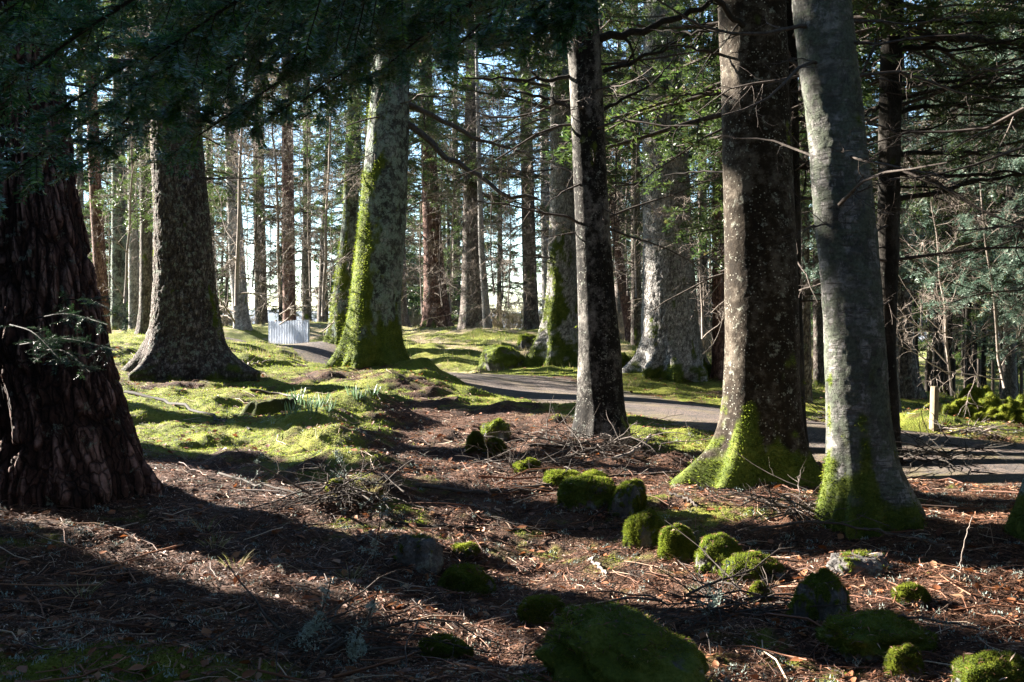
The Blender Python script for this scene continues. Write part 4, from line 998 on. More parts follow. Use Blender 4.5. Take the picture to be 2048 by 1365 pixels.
# stone heap beyond the post at right
g = np.random.default_rng(21)
heap = [(1925, 1960, 775, 800), (1940, 1972, 780, 806), (1958, 1985, 778, 800), (1950, 1996, 800, 836), (1972, 2002, 790, 830), (1905, 1938, 805, 835), (1920, 1950, 800, 832), (1932, 1962, 818, 845), (1888, 1918, 815, 850), (1880, 1905, 832, 858),
        (1912, 1940, 835, 858), (1945, 1975, 830, 858), (1965, 1990, 838, 862), (1978, 1998, 820, 845), (1990, 2020, 832, 862), (2000, 2030, 815, 848), (2012, 2042, 800, 835), (2030, 2070, 795, 830), (2022, 2052, 825, 858), (2040, 2085, 820, 860), (1845, 1868, 808, 828), (1852, 1890, 802, 820),
        (1800, 1850, 826, 852), (1790, 1812, 836, 850)]
for i, (a, b, c, e) in enumerate(heap):
    lab, grp = 'yellow-green mossy stone of the sunlit heap right of the wooden post', 'mossy stones of the heap'
    if i == 3: lab, grp = 'mossy heap stone with a dark bare hollow face', None
    if i >= 20: lab, grp = ['pale turquoise lichen stone just left of the wooden post top', 'flat turquoise lichen stone behind the wooden post', 'wide yellow moss hummock stone left of the wooden post', 'small bare pinkish stone left of the wooden post'][i - 20], None
    dd = 17.6 + (860 - e) * .03
    if i < 20: a, b, c = a - 3, b + 4, c - 5
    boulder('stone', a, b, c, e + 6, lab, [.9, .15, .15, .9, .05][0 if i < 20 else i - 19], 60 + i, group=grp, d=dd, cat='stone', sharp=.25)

# ------------------------------------------------------------------ corrugated sheet, post, gate
c = P(579, 690, 43.0); c[2] = float(Hs(np.array([c[0]]), np.array([c[1]]))[0])
root = thing('corrugated_sheet', 'upright corrugated metal sheet shining at the far end of the path', 'metal sheet', c, -R(52))
XS = 1.16 / math.cos(R(52))
d = c[1]
def px(a): return a / FPX * d
for (ua, ub, va, vb, yo) in ((532, 573, 635, 634, 0.0), (571.5, 595, 634, 633, -.012), (593.5, 626, 632.5, 632, -.024)):
    n = int((ub - ua) * 5)
    us = np.linspace(ua, ub, n)
    xx = px(us - 579) * XS; top = px(690 - np.interp(us, [ua, ub], [va, vb])) ; bot = px(3.0) + 0 * us
    yy = yo + .075 * np.sin(us / 6.2 * 2 * PI)
    zr = np.linspace(0, 1, 8)[:, None]
    V = np.stack([np.repeat(xx[None], 8, 0), np.repeat(yy[None], 8, 0) + .012 * perlin(N2(xx, xx * 0, 3))[None] * zr, bot[None] * (1 - zr) + top[None] * zr], -1)
    mb = MB()
    F = gridfaces(8, n)
    V2 = V + np.array([0, .0025, 0]); m_ = 8 * n
    mb.add(np.concatenate([V.reshape(-1, 3), V2.reshape(-1, 3)]), np.concatenate([F, F[:, ::-1] + m_]))
    mb.build('sheet', M['metal'], root)
def box(mb, c, h):
    V = np.array([[x, y, z] for x in (-1, 1) for y in (-1, 1) for z in (-1, 1)]) * np.array(h) + np.array(c)
    mb.add(V, np.array([[0, 1, 3, 2], [4, 6, 7, 5], [0, 4, 5, 1], [2, 3, 7, 6], [0, 2, 6, 4], [1, 5, 7, 3]]))
def bevel(o, w):
    b = o.modifiers.new('edge', 'BEVEL'); b.width = w; b.segments = 2
for u in (540, 578, 612):
    mb = MB(); box(mb, (px(u - 579) * XS, .12, px(28)), (.04, .04, px(30))); bevel(mb.build('post', M['post'], root, False), .006)
mb = MB(); box(mb, (px(1), .065, px(8)), (px(42) * XS, .02, .045)); mb.build('rail', M['post'], root, False)
mb = MB(); box(mb, (px(1), .065, px(44)), (px(42) * XS, .02, .045)); mb.build('rail', M['post'], root, False)
c = hit(1867, 858); d = c[1]
mb = MB()
hw = px(6.2); hh = px(84)
pr = np.array([(-1, -1), (1, -1), (1, 1), (-1, 1)]) * hw
rows = []
for z, s_, sh in ((-.2, 1.05, 0), (.05, 1.03, 0), (.3, 1.0, .004), (.5, .99, .003), (hh - .01, .97, .006), (hh, .86, .006)):
    rows.append(np.c_[pr * s_ + [sh, 0], np.full(4, z)])
mb.add(np.concatenate(rows), np.concatenate([gridfaces(6, 4, True), [[20, 21, 22, 23]]]))
o = mb.build('wooden_post', M['post'], None, False); o.location = c; o.rotation_euler = (0, .03, .5); bevel(o, .008)
tag(o, 'squared pale wooden post standing in sunlight before the mossy stone heap', 'post')
# gate and fence in the plantation
gd = 27.0
gp = P(1878, 798, gd)
root = thing('wooden_gate', 'dark wooden picket gate in the shade behind the wooden post', 'gate', gp)
def gx(u): return (u - 1878) / FPX * gd
for u in (1856, 1904):
    mb = MB(); tubes(mb, np.array([[gx(u), 0, -.3], [gx(u), 0, .5], [gx(u) + .01, 0, .98]]), np.array([.085, .08, .075]), 10); mb.build('post', M['twig_dark'], root)
for i in range(6):
    mb = MB(); box(mb, (gx(1864 + i * 6.6), .03, .45), (.022, .011, .42)); mb.build('picket', M['twig_dark'], root, False)
for z in (.2, .68):
    mb = MB(); box(mb, (gx(1880), .055, z), (.27, .013, .035)); mb.build('rail', M['twig_dark'], root, False)
FP = None
for i, u in enumerate([1832, 1930, 1957, 1985, 2014, 2042]):
    fd = 27 + .3 * i
    p = P(u, 800, fd); p[2] = float(Hs(np.array([p[0]]), np.array([p[1]]))[0])
    mb = MB(); tubes(mb, np.array([[0, 0, -.2], [0.01, 0, .5], [.0, 0, 1.0]]), np.array([.045, .042, .04]), 8)
    if FP is None:
        FP = mb.build('fence_post', M['twig'])
        tag(FP, 'thin grey fence post in the shade behind the mossy stone heap', 'fence post', 'fence posts at the edge of the plantation'); o = FP
    else:
        o = FP.copy(); COL.objects.link(o)
    o.location = p
mb = MB()
for z in (.45, .7, .92):
    tubes(mb, smoothline(np.array([P(1832, 800, 27) * [1, 1, 0] + [0, -.05, z + float(Hs(np.array([P(1832, 800, 27)[0]]), np.array([27.0]))[0])], P(2070, 800, 28.8) * [1, 1, 0] + [0, -.05, z + float(Hs(np.array([P(2070, 800, 28.8)[0]]), np.array([28.8]))[0])]]), 12), np.full(12, .004), 4)
tag(mb.build('fence_wire', M['twig']), 'thin wires strung along the grey fence posts behind the stone heap', 'fence wire')

# ------------------------------------------------------------------ stump
c = hit(540, 826); d = c[1]
th = np.arange(64) / 64 * 2 * PI
rw = px(50)
prof = [(1.25, -.06), (1.1, .02), (.98, .10), (.93, .17), (.85, .20), (.72, .17), (.6, .05), (.3, -.03), (.02, -.04)]
rr = 1 + .16 * perlin(np.stack([np.cos(th) * 1.5, np.sin(th) * 1.5, th * 0 + 3], -1)) + .05 * np.sin(9 * th)
zz = .75 + .55 * np.sin(th * 1 + 2.2) * .5 + .25 * perlin(np.stack([np.cos(th) * 2, np.sin(th) * 2, th * 0 + 8], -1))
V = np.stack([np.stack([rw * a * rr * np.cos(th), rw * .7 * a * rr * np.sin(th), (b * zz if b > 0 else b + 0 * th) + (.01 * perlin(np.stack([np.cos(th) * 9, np.sin(th) * 9, th * 0 + i], -1)))], -1) for i, (a, b) in enumerate(prof)])
ms = np.array([.9, .8, .5, .4, .6, .2, 0, 0, 0])[:, None] * np.clip(.8 - .6 * np.cos(th), 0, 1)[None]
mb = MB(); mb.add(V, gridfaces(len(prof), 64, True)[:, ::-1], moss=ms.ravel(), cav=.2)
o = mb.build('tree_stump', M['dark_bark']); o.location = c
tag(o, 'low rotten hollow stump on the mossy bank, left of the daffodil shoots', 'stump')

# ------------------------------------------------------------------ loose branches on the ground
def stick(name, pts, r0, r1, label, mat='twig', twigs=0, lift=0.0, seed=0, tl=(.1, .4), lich=0, cat='branch'):
    g = np.random.default_rng(700 + seed)
    H3 = []
    for p in pts:
        h = hit(p[0], p[1])
        if len(p) > 2:   # raised: height in metres above where it is seen from
            q = P(p[0], p[1], p[2]); h = q
        H3.append(h + np.array([0, 0, r0 * .6 + lift]))
    PL = smoothline(np.array(H3), 18); PL[1:-1] += g.normal(size=(16, 3)) * r0 * .6
    o0 = PL[0].copy(); PL = PL - o0
    RR = np.linspace(r0, r1, 18)
    mb = MB(); tubes(mb, PL, RR, 7)
    if twigs:
        a, ra = children(g, PL[None], RR[None], twigs, tl, (.4, 1.0), wig=.2, grav=.05, rr=.5)
        b, rb = children(g, a, ra, 2, (tl[0] * .5, tl[1] * .5), (.4, 1.0), wig=.25, rr=.6)
        tubes(mb, a, ra, 5); tubes(mb, b, rb, 4)
    o = mb.build(name, M[mat]); o.location = o0
    tag(o, label, cat)
    if lich:
        src = np.concatenate([PL[None][:, :, :].reshape(-1, 3)] + ([a.reshape(-1, 3)] if twigs else []))
        j = g.choice(len(src), lich)
        mb = MB(); n = g.normal(size=(lich, 3)); n[:, 2] = np.abs(n[:, 2])
        pp = np.repeat(src[j], 14, 0) + g.normal(size=(lich * 14, 3)) * .012
        blades(mb, g, pp, np.repeat(norm(n), 14, 0), .02, .007, 0, .8)
        mb.build('lichen', M['lichen'], o, smooth=False)['kind'] = 'stuff'
    return o
stick('fallen_branch', [(250, 787), (330, 806), (420, 832), (500, 862)], .03, .014, 'long straight dark branch lying across the mossy bank right of the massive conifer', twigs=3, seed=1, mat='twig_dark')
stick('fallen_branch', [(500, 782), (560, 790), (640, 800)], .02, .008, 'thin dark branch lying behind the hollow stump', twigs=3, seed=2)
stick('fallen_branch', [(480, 736), (510, 730), (540, 722)], .03, .01, 'short grey branch on bright moss left of the path, right of the spreading roots', 'twig_pale', 4, seed=3)
stick('fallen_branch', [(1225, 927), (1258, 918), (1285, 900), (1302, 878)], .024, .014, 'pale peeled crooked branch curving up right of the central trunk', 'twig_pale', 0, seed=4, lift=.03)
stick('fallen_branch', [(980, 985), (1050, 978), (1130, 975), (1230, 950), (1330, 950), (1460, 958)], .018, .010, 'long thin grey branch lying behind the round-backed boulder', twigs=8, seed=5)
stick('fallen_branch', [(830, 975), (960, 990), (1100, 985), (1180, 960)], .02, .008, 'slightly bent grey branch crossing the shaded litter in mid hollow', twigs=8, seed=6)
stick('fallen_branch', [(1060, 905), (1150, 905), (1250, 890), (1280, 872)], .016, .006, 'thin dark branch at the foot of the central trunk', 'twig_dark', 14, seed=7, lift=.06)
stick('fallen_branch', [(1175, 1118), (1195, 1135), (1212, 1155)], .014, .010, 'short pale peeled stick on the sunlit litter left of the dome-shaped stone', 'twig_pale', 0, seed=8)
stick('fallen_branch', [(1500, 1100), (1600, 1075), (1720, 1090), (1900, 1130)], .012, .006, 'thin reddish branch arching over the ground below the silvery trunk', 'twig', 9, seed=9, lift=.12)
stick('fallen_branch', [(1340, 1000), (1370, 1010), (1395, 1028)], .014, .008, 'short grey stick leaning at the mossy root of the rusty-brown trunk', 'twig', 0, seed=10, lift=.05)
stick('fallen_branch', [(1700, 1328), (1790, 1285), (1900, 1300), (1960, 1320)], .010, .005, 'thin lichen-grey branch arching over the broad low mossy boulder', 'twig', 5, seed=11, lift=.14, lich=12)
stick('fallen_branch', [(440, 960), (520, 985), (640, 1010), (760, 1030)], .014, .006, 'knobbly branch with lichen along the lower edge of the left bank', 'twig', 14, seed=12, lift=.05, lich=40)
stick('fallen_branch', [(560, 1258), (640, 1250), (700, 1262)], .012, .008, 'bare grey stick lying in the dark lower left foreground', 'twig', 3, seed=13)
stick('fallen_branch', [(880, 1010), (1010, 1050), (1100, 1075)], .009, .005, 'thin twiggy branch on sunlit litter in the middle of the hollow', 'twig', 9, seed=14, lift=.02)
stick('fallen_branch', [(780, 1050), (900, 1058), (1060, 1062), (1240, 1060)], .012, .006, 'long level twig half sunk in the litter left of the egg-shaped stone', 'twig_dark', 8, seed=15)
stick('lichen_twig', [(585, 1300), (640, 1240, 5.2), (662, 1165, 5.2)], .008, .003, 'upright twig crusted with blue-grey lichen, left of the bottom centre', 'twig', 9, seed=20, lich=60, tl=(.05, .22), cat='twig')
stick('lichen_twig', [(700, 1340), (715, 1280, 5.0), (760, 1180, 5.0)], .008, .003, 'leaning twig with blue-grey lichen tufts left of the biggest boulder', 'twig', 9, seed=21, lich=60, tl=(.05, .22), cat='twig')
stick('lichen_twig', [(1400, 1235), (1440, 1200, 5.9), (1455, 1130, 5.9)], .007, .003, 'upright lichen twig right behind the biggest foreground boulder', 'twig', 9, seed=22, lich=30, tl=(.05, .2), cat='twig')
stick('lichen_twig', [(745, 1130), (755, 1070, 7.3), (770, 1000, 7.3)], .006, .003, 'pale green lichen twig standing at the bank edge beside the dark bare boulder', 'twig', 7, seed=23, lich=26, tl=(.05, .2), cat='twig')
stick('lichen_twig', [(1920, 1150), (1925, 1100, 7.2), (1945, 1035, 7.2)], .006, .003, 'upright pinkish twig on the litter near the right edge', 'twig_pale', 4, seed=24, tl=(.05, .15), cat='twig')
stick('lichen_twig', [(684, 1010), (690, 950, 9.6), (672, 905, 9.6)], .007, .003, 'spindly twig sticking up from the edge of the left bank', 'twig', 8, seed=25, lich=24, tl=(.06, .28), cat='twig')
stick('lichen_twig', [(370, 1190), (372, 1160, 6.9), (384, 1140, 6.9)], .004, .002, 'tiny bare twig standing in the dark litter at lower left', 'twig', 1, seed=26, tl=(.03, .08), cat='twig')

def brush(u, v, w, h, n, label, seed, mat='twig', d=None, L=(.3, 1.1)):
    g = np.random.default_rng(800 + seed)
    c = hit(u, v); dd = c[1]; hw = w / 2 / FPX * dd
    p0 = np.stack([g.normal(0, hw * .55, n), g.normal(0, hw * .45, n), np.abs(g.normal(0, h * .35, n))], -1)
    a = g.uniform(0, 2 * PI, n)
    dr = norm(np.stack([np.cos(a), np.sin(a), g.uniform(-.1, .5, n)], -1))
    PL = np.zeros((n, 7, 3)); PL[:, 0] = p0; Ls = g.uniform(L[0], L[1], n)
    for q in range(1, 7):
        dr = norm(dr + g.normal(size=(n, 3)) * .14 + np.array([0, 0, -.06])); PL[:, q] = PL[:, q - 1] + dr * (Ls / 6)[:, None]
    PL[..., 2] = np.maximum(PL[..., 2], .0)
    RR = g.uniform(.003, .010, n)[:, None] * np.linspace(1, .35, 7)[None]
    mb = MB(); tubes(mb, PL, RR, 5)
    b, rb = children(g, PL, RR, 4, (.08, .35), (.4, 1.1), wig=.2, rr=.6); tubes(mb, b, rb, 4)
    o = mb.build('brush_pile', M[mat]); o.location = c
    return tag(o, label, 'brush pile')
brush(1160, 905, 260, .22, 110, 'heap of dead twigs round the foot of the central dark trunk', 1)
brush(1860, 935, 200, .35, 90, 'tangle of curved dead twigs right of the foot of the silvery trunk', 2, 'twig_dark')
brush(1610, 1030, 150, .18, 60, 'scatter of broken twigs between the rusty-brown and the silvery trunk', 3)
brush(1640, 850, 90, .3, 34, 'wispy dead twigs behind the left side of the silvery trunk', 4, 'twig_dark')
brush(1950, 868, 90, .12, 40, 'reddish broken sticks lying before the mossy stone heap', 5, 'twig_pale', L=(.15, .5))
brush(1060, 940, 200, .10, 60, 'flat spread of thin twigs left of the round-backed boulder', 6)
brush(690, 1000, 180, .2, 60, 'thin dead twigs along the rim of the left bank', 7)
brush(1460, 1235, 200, .18, 50, 'dim tangle of twigs right of the biggest foreground boulder', 8)
brush(1075, 712, 60, .25, 40, 'dark twigs between the path-edge boulder and the pale scaly trunk', 9, 'twig_dark')
brush(640, 1290, 200, .16, 40, 'dim loose twigs in the lower left foreground', 10)

# ------------------------------------------------------------------ small plants
def plant(name, u, v, n, L, W_, label, cat, mat, group=None, spread=.10, lean=.35, seed=0):
    g = np.random.default_rng(850 + seed)
    c = hit(u, v)
    a = g.uniform(0, 2 * PI, n); r0 = spread * np.sqrt(g.random(n))
    p = np.stack([r0 * np.cos(a), r0 * np.sin(a), a * 0 - .01], -1)
    ll = L * g.uniform(.6, 1.1, n); d1 = norm(np.stack([np.cos(a) * lean, np.sin(a) * lean, 1 + 0 * a], -1) + g.normal(size=(n, 3)) * .15)
    s_ = norm(np.cross(d1, g.normal(size=(n, 3)))) * W_ / 2
    rows = []
    for q, w in ((0, .8), (.35, 1), (.7, .8), (1, .1)):
        cen = p + d1 * (ll * q)[:, None] + np.stack([np.cos(a), np.sin(a), -.6 + 0 * a], -1) * (lean * ll * q * q * .5)[:, None]
        rows.append(np.stack([cen - s_ * w, cen + s_ * w], 1))
    V = np.stack(rows, 1).reshape(n, 8, 3)
    F = (gridfaces(4, 2)[None] + (np.arange(n) * 8)[:, None, None]).reshape(-1, 4)
    mb = MB(); mb.add(V.reshape(-1, 3), F, hue=np.repeat(g.random(n), 8))
    o = mb.build(name, M[mat]); o.location = c
    return tag(o, label, cat, group)
for i, (u, v) in enumerate([(575, 818), (590, 808), (604, 822), (618, 812), (632, 818), (645, 808), (598, 800), (655, 822), (720, 800), (708, 792), (744, 790), (584, 830), (625, 830)]):
    plant('daffodil_plant', u, v, 14, .20, .014, 'tuft of blue-green daffodil shoots on the mossy bank right of the hollow stump', 'plant', 'daffodil', 'daffodil shoots on the mossy bank', .09, .2, i)
for i, (u, v, lab, n, L) in enumerate([(428, 1098, 'small sunlit tuft of yellow dry grass in the lower left shade', 40, .16), (470, 1135, 'dim tuft of dry grass below the sunlit yellow grass tuft', 22, .16), (412, 1062, 'single wisp of dry grass above the sunlit yellow grass tuft', 12, .22),
   (740, 992, 'grass tuft on the rim of the left bank above the hollow', 60, .14), (815, 1085, 'grass growing over the top of the dark bare boulder', 40, .10), (1270, 775, 'grey dry grass tuft by the near roots of the very thick pale trunk', 50, .3), (1250, 778, 'smaller grey grass tuft left of the near roots of the very thick pale trunk', 40, .25),
   (160, 1195, 'thin green grass blades in the dark lower left corner', 26, .16), (700, 1160, 'pale grass tuft at the edge of the shadow below the left bank', 30, .14), (380, 920, 'short green grass blades at the sunny edge of the left bank', 30, .12), (1090, 1240, 'thin grass blades before the small shaded mossy stone', 20, .14)]):
    plant('grass_tuft', u, v, n, L, .004, lab, 'grass tuft', 'grass', None, .06, .5, 40 + i)

# ------------------------------------------------------------------ ground cover (nobody could count it)
g = np.random.default_rng(31)
def wedge(n, y0, y1, side=.56):
    y = np.exp(g.uniform(math.log(y0), math.log(y1), n)); s_ = g.uniform(-side, side, n)
    return s_ * y, y
def gnormal(x, y):
    e = .04
    zx = (Hg(x + e, y) - Hg(x - e, y)) / (2 * e); zy = (Hg(x, y + e) - Hg(x, y - e)) / (2 * e)
    return norm(np.stack([-zx, -zy, 1 + 0 * zx], -1))
# litter bits
n = 400000
x, y = wedge(n, 4.6, 24)
keep = (pathdist(x, y) + .8 * perlin(N2(x * 1.2, y * 1.2, 3)) > PHW - .1 - 1.9 * (g.random(n) < .7)) & (g.random(n) > moss_zone(x, y) * .80) & (g.random(n) < .45 + .8 * sst(-.3, .3, perlin(N2(x * 2.2, y * 2.2, 6)) + .4 * perlin(N2(x * 7, y * 7, 6))))
x, y = x[keep], y[keep]
z = Hg(x, y) + g.uniform(.002, .02, len(x))
CA = np.concatenate(CAUGHT); x, y, z = np.r_[x, CA[:, 0]], np.r_[y, CA[:, 1]], np.r_[z, CA[:, 2]]; n = len(x)
a = g.uniform(0, PI, n); L = np.exp(g.normal(math.log(.026), .5, n)) * (1 + y * .02); Wd = np.minimum(L * g.uniform(.035, .11, n), .004 + .0001 * y)
dv = norm(np.stack([np.cos(a), np.sin(a), g.normal(0, .28, n)], -1)); sv = norm(np.cross(dv, np.stack([g.normal(0, .4, n), g.normal(0, .4, n), np.ones(n)], -1)))
p = np.stack([x, y, z], -1)
bow = np.stack([np.zeros(n), np.zeros(n), L * g.uniform(0, .18, n)], -1)
V = np.stack([p - dv * (L / 2)[:, None], p + sv * Wd[:, None] + bow, p + dv * (L / 2)[:, None], p - sv * Wd[:, None] + bow], 1)
mb = MB(); mb.add(V.reshape(-1, 3), np.arange(4 * n).reshape(-1, 4), hue=np.repeat(np.clip(g.normal(.5, .26, n) + .22 * perlin(N2(x * 1.4, y * 1.4, 8)), 0, 1), 4))
tag(mb.build('litter', M['litter'], None, False), kind='stuff')
# dead leaves
n = 9000
x, y = wedge(n, 4.6, 30); keep = (pathdist(x, y) > .3) & (g.random(n) < .35 + .65 * sst(-.2, .5, perlin(N2(x * .7, y * .7, 4)))); x, y = x[keep], y[keep]; n = len(x)
L = g.uniform(.016, .046, n); a = g.uniform(0, 2 * PI, n)
fw = norm(np.stack([np.cos(a), np.sin(a), g.normal(0, .3, n)], -1)); sw = norm(np.cross(fw, np.stack([g.normal(0, .4, n), g.normal(0, .4, n), np.ones(n)], -1))); up = np.cross(sw, fw)
p = np.stack([x, y, Hg(x, y) + .015], -1)
l_ = L[:, None]
V = np.stack([p - fw * l_, p - fw * l_ * .2 + sw * l_ * .6 + up * l_ * .3, p + fw * l_ * .5 + sw * l_ * .45 + up * l_ * .25, p + fw * l_ * 1.1 + up * l_ * .2, p + fw * l_ * .4 - sw * l_ * .5 + up * l_ * .3, p - fw * l_ * .2 - sw * l_ * .6 + up * l_ * .25], 1)
F = (np.array([[0, 1, 2, 3], [0, 3, 4, 5]])[None] + (np.arange(n) * 6)[:, None, None]).reshape(-1, 4)
mb = MB(); mb.add(V.reshape(-1, 3), F, hue=np.repeat(g.random(n), 6))
tag(mb.build('fallen_leaves', M['leaf'], None, False), kind='stuff')
# fine twigs in the litter
n = 12500
x, y = wedge(n, 4.6, 26); keep = (pathdist(x, y) > PHW + .1) & (g.random(n) > moss_zone(x, y) * .45); x, y = x[keep], y[keep]; n = len(x)
a = g.uniform(0, 2 * PI, n); L = np.exp(g.normal(math.log(.15), .6, n))
PL = np.zeros((n, 4, 3)); PL[:, 0] = np.stack([x, y, y * 0], -1); dv = np.stack([np.cos(a), np.sin(a), 0 * a], -1)
for q in range(1, 4):
    dv = norm(dv + np.stack([g.normal(0, .25, n), g.normal(0, .25, n), 0 * a], -1)); PL[:, q] = PL[:, q - 1] + dv * (L / 3)[:, None]
zz = Hg(PL[..., 0], PL[..., 1]) + .012 + g.uniform(0, .03, (n, 4)) * (L[:, None] * 2.5)
PL[..., 2] = zz
RR = (.0012 + .010 * L * g.uniform(.3, 1, n))[:, None] * np.linspace(1, .5, 4)[None]
mb = MB(); tubes(mb, PL, RR, 4, hue=np.clip(g.normal(.62, .28, n), 0, 1))
tag(mb.build('twig_litter', M['litter'], None), kind='stuff')
# moss pile
n = 420000
x, y = wedge(n, 4.6, 36)
keep = (moss_zone(x, y) > .3 + .3 * g.random(n)) & (pathdist(x, y) > PHW - .05); x, y = x[keep], y[keep]; n = len(x)
p = np.stack([x, y, Hg(x, y)], -1); nn_ = gnormal(x, y)
mb = MB()
ln = (.012 + .0011 * y)[:, None]; wd = (.004 + .0004 * y)[:, None]
blades(mb, g, p, nn_, ln, wd, 0.0, .7)
tag(mb.build('ground_moss', M['moss'], None, False), kind='stuff')
# lichen crumbs
n0 = 1300
x, y = wedge(n0, 4.8, 16, .5); j = np.repeat(np.arange(n0), 22)
px_ = x[j] + g.normal(0, .02, len(j)); py_ = y[j] + g.normal(0, .02, len(j))
p = np.stack([px_, py_, Hg(px_, py_) + .006 + .02 * g.random(len(j))], -1)
mb = MB(); blades(mb, g, p, np.tile([0, 0, 1.0], (len(j), 1)), .018, .007, 0, 1.0)
tag(mb.build('lichen_crumbs', M['lichen'], None, False), kind='stuff')
# dry grass on the crest beyond the path
n = 26000
x, y = wedge(n, 22, 60); keep = (dry_zone(x, y) > .25) & (pathdist(x, y) > PHW + .3) & (perlin(N2(x * .8, y * .8, 2)) > -.1); x, y = x[keep], y[keep]
p = np.stack([x, y, Hg(x, y)], -1)
mb = MB(); blades(mb, g, p, np.tile([0, 0, 1.0], (len(x), 1)), .16, .02, -.2, .45)
tag(mb.build('dry_grass', M['grass'], None, False), kind='stuff')

# ------------------------------------------------------------------ bare saplings and twiggy growth among the trunks
def bare_tree(u, d, H, label, seed, r=.035, mat='twig_pale', lean=0.0, n1=16, grav=-.25, z0=.8, name='bare_sapling', len1=(.7, 2.2)):
    g = np.random.default_rng(950 + seed)
    x = at_u(u, d); z = float(Hs(np.array([x]), np.array([d]))[0])
    root = thing(name, label, 'sapling', (x, d, z))
    PL = np.zeros((14, 3)); PL[:, 2] = np.linspace(-.2, H, 14); PL[:, 0] = lean * (PL[:, 2] / H) ** 1.3 + np.cumsum(g.normal(0, .03, 14)); PL[:, 1] = np.cumsum(g.normal(0, .03, 14))
    RR = np.linspace(r, r * .2, 14)
    mb = MB(); tubes(mb, PL, RR, 8); mb.build('trunk', M[mat], root)
    mb = MB()
    a, ra = children(g, PL[None], RR[None], n1, len1, (.6, 1.3), k=8, t0=z0 / H, wig=.16, grav=grav, rr=.45)
    b, rb = children(g, a, ra, 6, (.3, 1.0), (.4, 1.0), k=6, wig=.22, grav=grav * .6, rr=.6, rmin=.002 + .00012 * d)
    c_, rc = children(g, b, rb, 4, (.12, .5), (.3, .9), k=5, wig=.28, rr=.7, rmin=.0015 + .00011 * d)
    e_, re_ = children(g, c_, rc, 2, (.08, .25), (.3, .9), k=4, wig=.3, rr=.8, rmin=.001 + .0001 * d)
    tubes(mb, a, ra, 5); tubes(mb, b, rb, 4); tubes(mb, c_, rc, 3); tubes(mb, e_, re_, 3)
    mb.build('twigs', M[mat], root)
    return root
bare_tree(470, 24, 9, 'bare tree with drooping pale twigs right of the grey-brown conifer', 1, .05, 'twig_pale', .3, 34, -.5)
bare_tree(560, 30, 10, 'bare pale-twigged tree before the reddish trunk behind the corrugated sheet', 2, .05, 'twig_pale', -.3, 34, -.4)
bare_tree(640, 27, 9, 'bare twiggy tree left of the mossy trunk', 3, .045, 'twig_pale', .2, 30, -.3)
bare_tree(250, 27, 8, 'thin bare tree in the gap between the massive and the grey-brown conifer', 4, .04, 'twig_pale', .2, 24, -.3)
bare_tree(905, 33, 8, 'bare sapling with spreading fine twigs right of the tall reddish pine trunk', 5, .03, 'twig_pale', .2, 22, -.1)
bare_tree(1010, 36, 9, 'fine bare sapling in the bright gap left of the pale scaly trunk', 6, .03, 'twig', .1, 20, -.1)
bare_tree(1410, 22, 8, 'bare twiggy sapling between the very thick pale and the rusty-brown trunk', 7, .03, 'twig_pale', -.1, 24, -.2)
bare_tree(1900, 17, 4.5, 'lichen-pale bare bush with crooked twigs above the stone heap', 8, .03, 'twig_pale', -.4, 26, -.1)
bare_tree(2010, 16.5, 5.5, 'crooked bare pale sapling near the right edge above the stone heap', 9, .03, 'twig_pale', -.5, 26, -.2)
bare_tree(360, 40, 9, 'faint bare tree far behind the grey-brown conifer', 10, .04, 'twig_pale', .2, 24, -.3)
bare_tree(700, 44, 10, 'bare tree far behind the mossy trunks', 11, .04, 'twig_pale', .2, 24, -.3)
bare_tree(1180, 42, 9, 'bare sapling far behind the central dark trunk', 12, .04, 'twig', .2, 24, -.3)

gv = np.random.default_rng(61)
VEIL = None
for i, (u, d) in enumerate([(215, 38), (300, 46), (400, 34), (435, 44), (500, 38), (540, 50), (600, 40), (660, 52), (770, 40), (800, 52), (850, 46), (930, 50), (985, 44), (1150, 48), (1190, 34), (1250, 32), (1290, 44), (1400, 34), (1420, 50), (1560, 40), (1690, 34), (1740, 44), (1850, 26), (1960, 28), (2030, 34), (2080, 24), (880, 31), (1020, 29), (1125, 33), (1215, 27), (1275, 25), (1395, 24), (985, 33), (840, 29), (620, 31), (500, 30)]):
    if VEIL is None:
        VEIL = [bare_tree(u, d, 11, 'leafless thin tree whose pale twigs veil the wood between the trunks', 30 + q, .022, 'twig_pale' if q != 2 else 'twig', .2, 40, -.35, 1.5, 'bare_tree', (.9, 2.6)) for q in range(3)]
        for o in VEIL: o['group'] = 'leafless trees veiling the wood'; o['category'] = 'tree'
        spots = [(at_u(u, d), d)]
    x = at_u(u, d); z = float(Hs(np.array([x]), np.array([d]))[0])
    if i < 3: VEIL[i].location = (x, d, z); VEIL[i].rotation_euler = (0, 0, i * 2.1)
    else: dup(VEIL[i % 3], (x, d, z), gv.uniform(0, 6), sc=gv.uniform(.8, 1.15))

